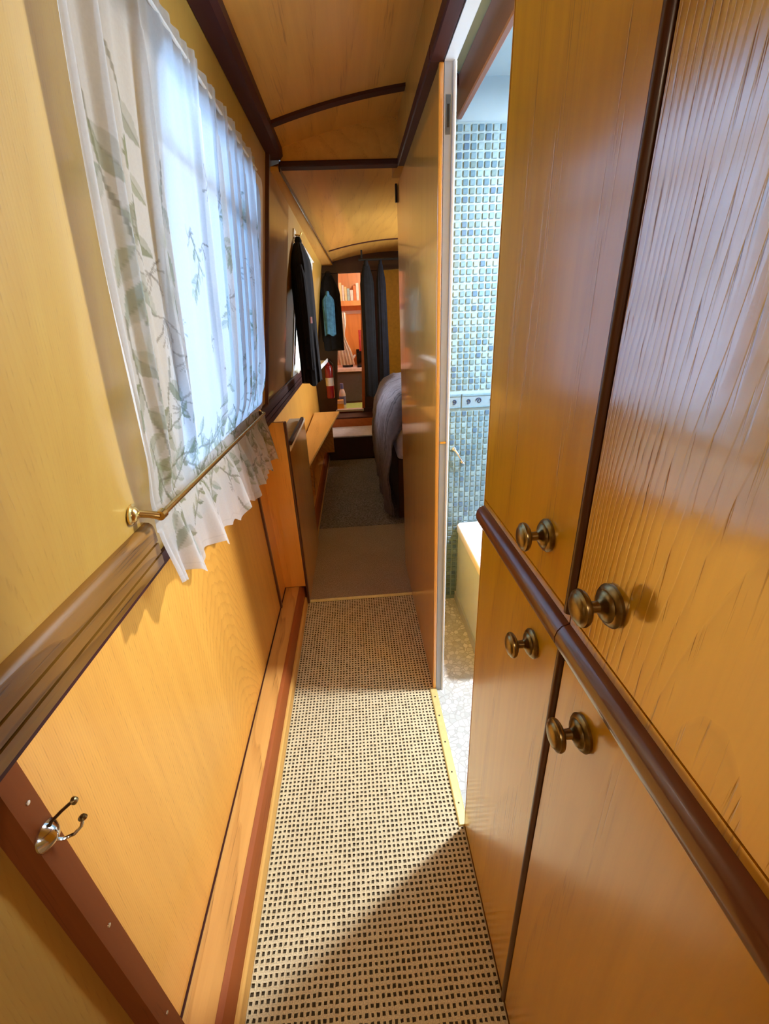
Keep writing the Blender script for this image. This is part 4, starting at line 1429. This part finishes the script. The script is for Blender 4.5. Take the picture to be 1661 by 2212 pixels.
def duvet():
    b = bmesh.new()
    prof = [(0.150, 0.05), (0.142, 0.16), (0.138, 0.30), (0.138, 0.45), (0.146, 0.58), (0.165, 0.69), (0.200, 0.775), (0.255, 0.83), (0.33, 0.862), (0.45, 0.875), (0.62, 0.875), (0.80, 0.87), (1.0, 0.86), (1.12, 0.84)]
    ys = np.linspace(2.56, 3.88, 90)
    # resample the profile
    P_ = [Vector((a, 0, c)) for a, c in prof]
    samp = []
    for i in range(len(P_) - 1):
        for k in range(4):
            samp.append(P_[i].lerp(P_[i + 1], k / 4))
    samp.append(P_[-1])
    grid = []
    for y in ys:
        e = (y - ys[0]) / (ys[-1] - ys[0])
        drop = 0.0
        yy = y
        row = []
        for s_i, s in enumerate(samp):
            t = s_i / (len(samp) - 1)
            near = max(0.0, 1 - (y - ys[0]) / 0.14)
            x = s.x + 0.055 * near ** 2 + 0.004
            z = s.z - 0.16 * near ** 2.2 * min(1, max(0, (s.z - 0.3) * 2)) - 0.10 * e * max(0, s.z - 0.3)
            w = 0.016 * math.sin(16 * y + 5.0 * z) * (1 if s.z < 0.8 else 0.4) + 0.012 * mnoise.noise(Vector((x * 7, y * 9, z * 7))) + 0.010 * mnoise.noise(Vector((x * 17, y * 21, z * 15)))
            row.append(b.verts.new((x + w * (1.0 if s.z < 0.8 else 0.0), yy, max(0.03, z + w * (0.9 if s.z > 0.6 else 0.0)))))
        grid.append(row)
    for g0, g1 in zip(grid, grid[1:]):
        for i in range(len(g0) - 1):
            b.faces.new((g0[i], g0[i + 1], g1[i + 1], g1[i]))
    bmesh.ops.solidify(b, geom=list(b.faces), thickness=0.02)
    o = link_bm('duvet', b, 'duvet_cloth', None, True, loc=(0.6, 3.2, 0.7))
    tag(o, 'lilac grey dark-banded duvet draped over the bed down to the carpet', 'duvet')


duvet()

# ------------------------------------------------------------------ galley beyond the doorway
GF = 0.20
GY0, GY1 = 4.75, 6.52
gf = struct_root('wall_galley')
link_bm('left_lower', bm_box(-0.46, -0.42, GY0, GY1 + 0.04, 0.0, 1.00), 'orange_pine', gf)
link_bm('left_upper', bm_box(-0.46, -0.42, GY0, GY1 + 0.04, 1.50, 1.95), 'orange_pine', gf)
link_bm('left_near', bm_box(-0.46, -0.42, GY0, 5.30, 1.00, 1.50), 'orange_pine', gf)
link_bm('left_far', bm_box(-0.46, -0.42, 5.90, GY1 + 0.04, 1.00, 1.50), 'orange_pine', gf)
link_bm('back', bm_box(-0.46, 1.0, GY1, GY1 + 0.03, 0.0, 1.95), 'orange_pine', gf)
link_bm('right', bm_box(0.96, 1.0, GY0, GY1, 0.0, 1.95), 'orange_pine', gf)
link_bm('roof_lining', bm_box(-0.46, 1.0, GY0 - 0.02, GY1, 1.88, 1.90), 'white_paint', gf)
link_bm('floor_board', bm_box(-0.42, 0.96, GY0, GY1, 0.16, GF - 0.006), 'orange_pine', gf)
side_window('window_6', 5.30, 5.90, 1.00, 1.50, lambda z: -0.42, 1, 0.05)
tag(link_bm('floor_mat', bm_box(-0.24, 0.30, 5.00, 6.00, GF - 0.0055, GF + 0.004, 0.003), 'mat_green', loc=(0, 5.4, GF)), 'lime green mat on the galley floor', 'mat')
WT = 0.655
gc = thing('galley_cupboard', 'dark grey galley cupboard with a pale worktop seen through the far doorway', 'cupboard', (0.1, 6.3, GF))
link_bm('carcass', bm_box(-0.415, 0.70, 6.06, GY1 - 0.005, GF - 0.005, WT - 0.045), 'cupboard_grey', gc)
link_bm('door', bm_box(-0.24, 0.12, 6.044, 6.059, GF + 0.02, WT - 0.06, 0.002), 'cupboard_grey', gc)
link_bm('worktop', bm_box(-0.415, 0.72, 6.02, GY1 - 0.005, WT - 0.044, WT, 0.004), 'counter_lilac', gc)
kx, ky = -0.085, 6.22
kt = thing('kettle', 'white kettle standing on the galley worktop', 'kettle', (kx, ky, WT))
link_bm('body', bm_lathe([(0, 0), (0.001, 0.070), (0.02, 0.078), (0.09, 0.070), (0.14, 0.050), (0.152, 0.022), (0.153, 0)], (kx, ky, WT + 0.0295), (0, 0, 1), 24), 'kettle_white', kt, True)
link_bm('base', bm_lathe([(0, 0), (0, 0.073), (0.028, 0.073), (0.029, 0)], (kx, ky, WT + 0.0005), (0, 0, 1), 24), 'hob_black', kt, True)
link_bm('spout', bm_tube([(kx + 0.06, ky - 0.01, WT + 0.09), (kx + 0.10, ky - 0.02, WT + 0.14), (kx + 0.115, ky - 0.02, WT + 0.155)], [0.020, 0.014, 0.011], 10), 'kettle_white', kt, True)
link_bm('handle', bm_tube([(kx - 0.05, ky, WT + 0.06), (kx - 0.095, ky, WT + 0.095), (kx - 0.09, ky, WT + 0.16), (kx - 0.035, ky, WT + 0.175)], 0.009, 8), 'hob_black', kt, True)
hb = thing('gas_hob', 'black gas hob on the galley worktop beside the kettle', 'hob', (0.20, 6.25, WT))
link_bm('top', bm_box(0.045, 0.40, 6.08, 6.44, WT + 0.0005, WT + 0.03, 0.004), 'hob_black', hb)
for (bx, by) in ((0.12, 6.17), (0.31, 6.17), (0.12, 6.34), (0.31, 6.34)):
    link_bm('burner', bm_lathe([(0, 0), (0, 0.038), (0.010, 0.036), (0.014, 0.018), (0.015, 0)], (bx, by, WT + 0.0305), (0, 0, 1), 16), 'hob_black', hb, True)
link_bm('backplate', bm_box(0.045, 0.40, 6.445, 6.46, WT + 0.0005, WT + 0.21, 0.003), 'hob_black', hb)
# shelf with books
SZ = 1.46
sf = thing('galley_shelf', 'wooden shelf of books high on the galley wall', 'shelf', (0, 6.4, SZ))
link_bm('board', bm_box(-0.32, 0.50, 6.28, GY1 - 0.001, SZ - 0.024, SZ, 0.002), 'orange_pine', sf)
link_bm('front_rail', bm_box(-0.32, 0.50, 6.274, 6.2795, SZ - 0.045, SZ + 0.014), 'orange_pine', sf)
link_bm('lower_batten', bm_box(-0.32, 0.50, GY1 - 0.018, GY1 - 0.001, SZ - 0.14, SZ - 0.10), 'white_paint', sf)
bx = -0.13
rng = random.Random(3)
for k, (m, w, h, lab) in enumerate((('yellow_book', 0.034, 0.23, 'pale yellow book at the left end of the galley shelf'), ('white_book', 0.025, 0.20, 'cream book second from the left on the galley shelf'),
                                    ('yellow_book', 0.030, 0.18, 'short yellow book third from the left on the galley shelf'), ('teal_book', 0.034, 0.16, 'teal book in the middle of the galley shelf'),
                                    ('white_book', 0.038, 0.14, 'low white book right of the teal one on the galley shelf'), ('orange_book', 0.034, 0.19, 'orange book near the right on the galley shelf'),
                                    ('white_book', 0.034, 0.22, 'tall white book at the right end of the galley shelf'))):
    bk = thing('book', lab, 'book', (bx + w / 2, 6.38, SZ + 0.0005), 'books on the galley shelf')
    y0, y1, z0 = 6.31, 6.48, SZ + 0.0005
    link_bm('cover', bm_prism([(bx, y0), (bx + w, y0), (bx + w, y1), (bx + w - 0.003, y1), (bx + w - 0.003, y0 + 0.003), (bx + 0.003, y0 + 0.003), (bx + 0.003, y1), (bx, y1)], 'Z', z0, z0 + h), m, bk)
    link_bm('pages', bm_box(bx + 0.0032, bx + w - 0.0032, y0 + 0.0035, y1 - 0.004, z0 + 0.003, z0 + h - 0.004), 'white_book', bk)
    bx += w + 0.003 + rng.uniform(0, 0.004)
# cream curtain, red cloths, cleaning bottle and box


def sash_drape(name, label, cat, x0, x1, y, z0, z1, mat, pinch=None, folds=5, amp=0.012):
    b = bmesh.new()
    nu_, nv_ = 40, 30
    rr = []
    for j in range(nv_ + 1):
        t = j / nv_
        z = z1 + (z0 - z1) * t
        wdt = 1.0
        cxx = (x0 + x1) / 2
        if pinch:
            wdt = 1 - 0.55 * math.exp(-((t - pinch) / 0.22) ** 2)
            cxx = x0 + (x1 - x0) * (0.30 + 0.35 * t)
        rr.append([b.verts.new((cxx + (x1 - x0) * wdt * (i / nu_ - 0.5), y + amp * math.sin(2 * PI * folds * i / nu_), z)) for i in range(nu_ + 1)])
    for p_, q_ in zip(rr, rr[1:]):
        for i in range(nu_):
            b.faces.new((p_[i], p_[i + 1], q_[i + 1], q_[i]))
    bmesh.ops.solidify(b, geom=list(b.faces), thickness=0.002)
    return tag(link_bm(name, b, mat, None, True, loc=((x0 + x1) / 2, y, z1)), label, cat)


sash_drape('galley_curtain', 'cream tied-back curtain hanging in the galley', 'curtain', -0.225, -0.02, 5.8, 0.72, 1.33, 'cream_cloth', pinch=0.45)
sash_drape('tea_towel', 'red tea towel hanging at the right of the galley', 'towel', 0.085, 0.205, 6.1, 0.86, 1.12, 'red_cloth', folds=3)
sash_drape('oven_glove', 'pink cloth hanging beside the red tea towel', 'cloth', 0.14, 0.22, 6.0, 0.95, 1.26, 'pink_cloth', folds=2, amp=0.008)
bo = thing('cleaning_bottle', 'blue and white cleaning bottle standing on the galley floor', 'bottle', (-0.165, 5.36, GF))
bz = GF + 0.0045
link_bm('body', bm_lathe([(0, 0), (0.001, 0.036), (0.02, 0.040), (0.22, 0.040), (0.27, 0.028), (0.285, 0.016), (0.286, 0)], (-0.165, 5.36, bz), (0, 0, 1), 20), 'bottle_white', bo, True)
link_bm('cap', bm_lathe([(0, 0), (0, 0.022), (0.06, 0.020), (0.062, 0)], (-0.165, 5.36, bz + 0.287), (0, 0, 1), 16), 'bottle_blue', bo, True)
link_bm('label_wrap', bm_lathe([(0, 0.0405), (0.10, 0.0405)], (-0.165, 5.36, bz + 0.10), (0, 0, 1), 20), 'bottle_blue', bo, True)
cb = thing('carton', 'yellow carton standing in front of the cleaning bottle', 'box', (-0.195, 5.14, GF))
link_bm('body', bm_box(-0.235, -0.150, 5.11, 5.17, bz, bz + 0.19, 0.002), 'box_yellow', cb)
link_bm('flap', bm_box(-0.235, -0.150, 5.107, 5.1095, bz + 0.15, bz + 0.19), 'white_plastic', cb)
# unseen ceiling lamps added behind the camera as warm fill for the corridor
for (lx, ly) in ((0.1, -0.75), (0.4, -1.9)):
    lp = thing('saloon_fill_lamp', 'round brass ceiling lamp added in the unseen saloon, ' + ('the one nearer the corridor' if ly > -1 else 'the one farther from the corridor'), 'lamp', (lx, ly, zc(lx) - 0.001), 'added saloon fill lamps')
    link_bm('base', bm_lathe([(0, 0), (0, 0.07), (0.012, 0.068), (0.02, 0.05), (0.021, 0)], (lx, ly, zc(lx) - 0.006), (0, 0, -1), 24), 'brass', lp, True)
    ld = bpy.data.lights.new('lamp_glow', 'SPOT')
    ld.spot_size = math.radians(165)
    ld.spot_blend = 0.6
    ld.energy = 24
    ld.color = (1.0, 0.80, 0.56)
    ld.shadow_soft_size = 0.06
    lo = bpy.data.objects.new('lamp_glow', ld)
    lo.parent = lp
    lo.location = (0, 0, -0.06)
    C.objects.link(lo)
# warm lamp of the galley
lm = thing('galley_lamp', 'warm ceiling lamp in the galley above the doorway', 'lamp', (0.35, 5.4, 1.86))
link_bm('base', bm_lathe([(0, 0), (0, 0.055), (0.015, 0.05), (0.016, 0)], (0.35, 5.4, 1.879), (0, 0, -1), 20), 'brass', lm, True)
pl = bpy.data.lights.new('lamp_glow', 'POINT')
pl.energy = 40
pl.color = (1.0, 0.84, 0.66)
pl.shadow_soft_size = 0.05
plo = bpy.data.objects.new('lamp_glow', pl)
plo.parent = lm
plo.location = (0, 0, -0.08)
C.objects.link(plo)
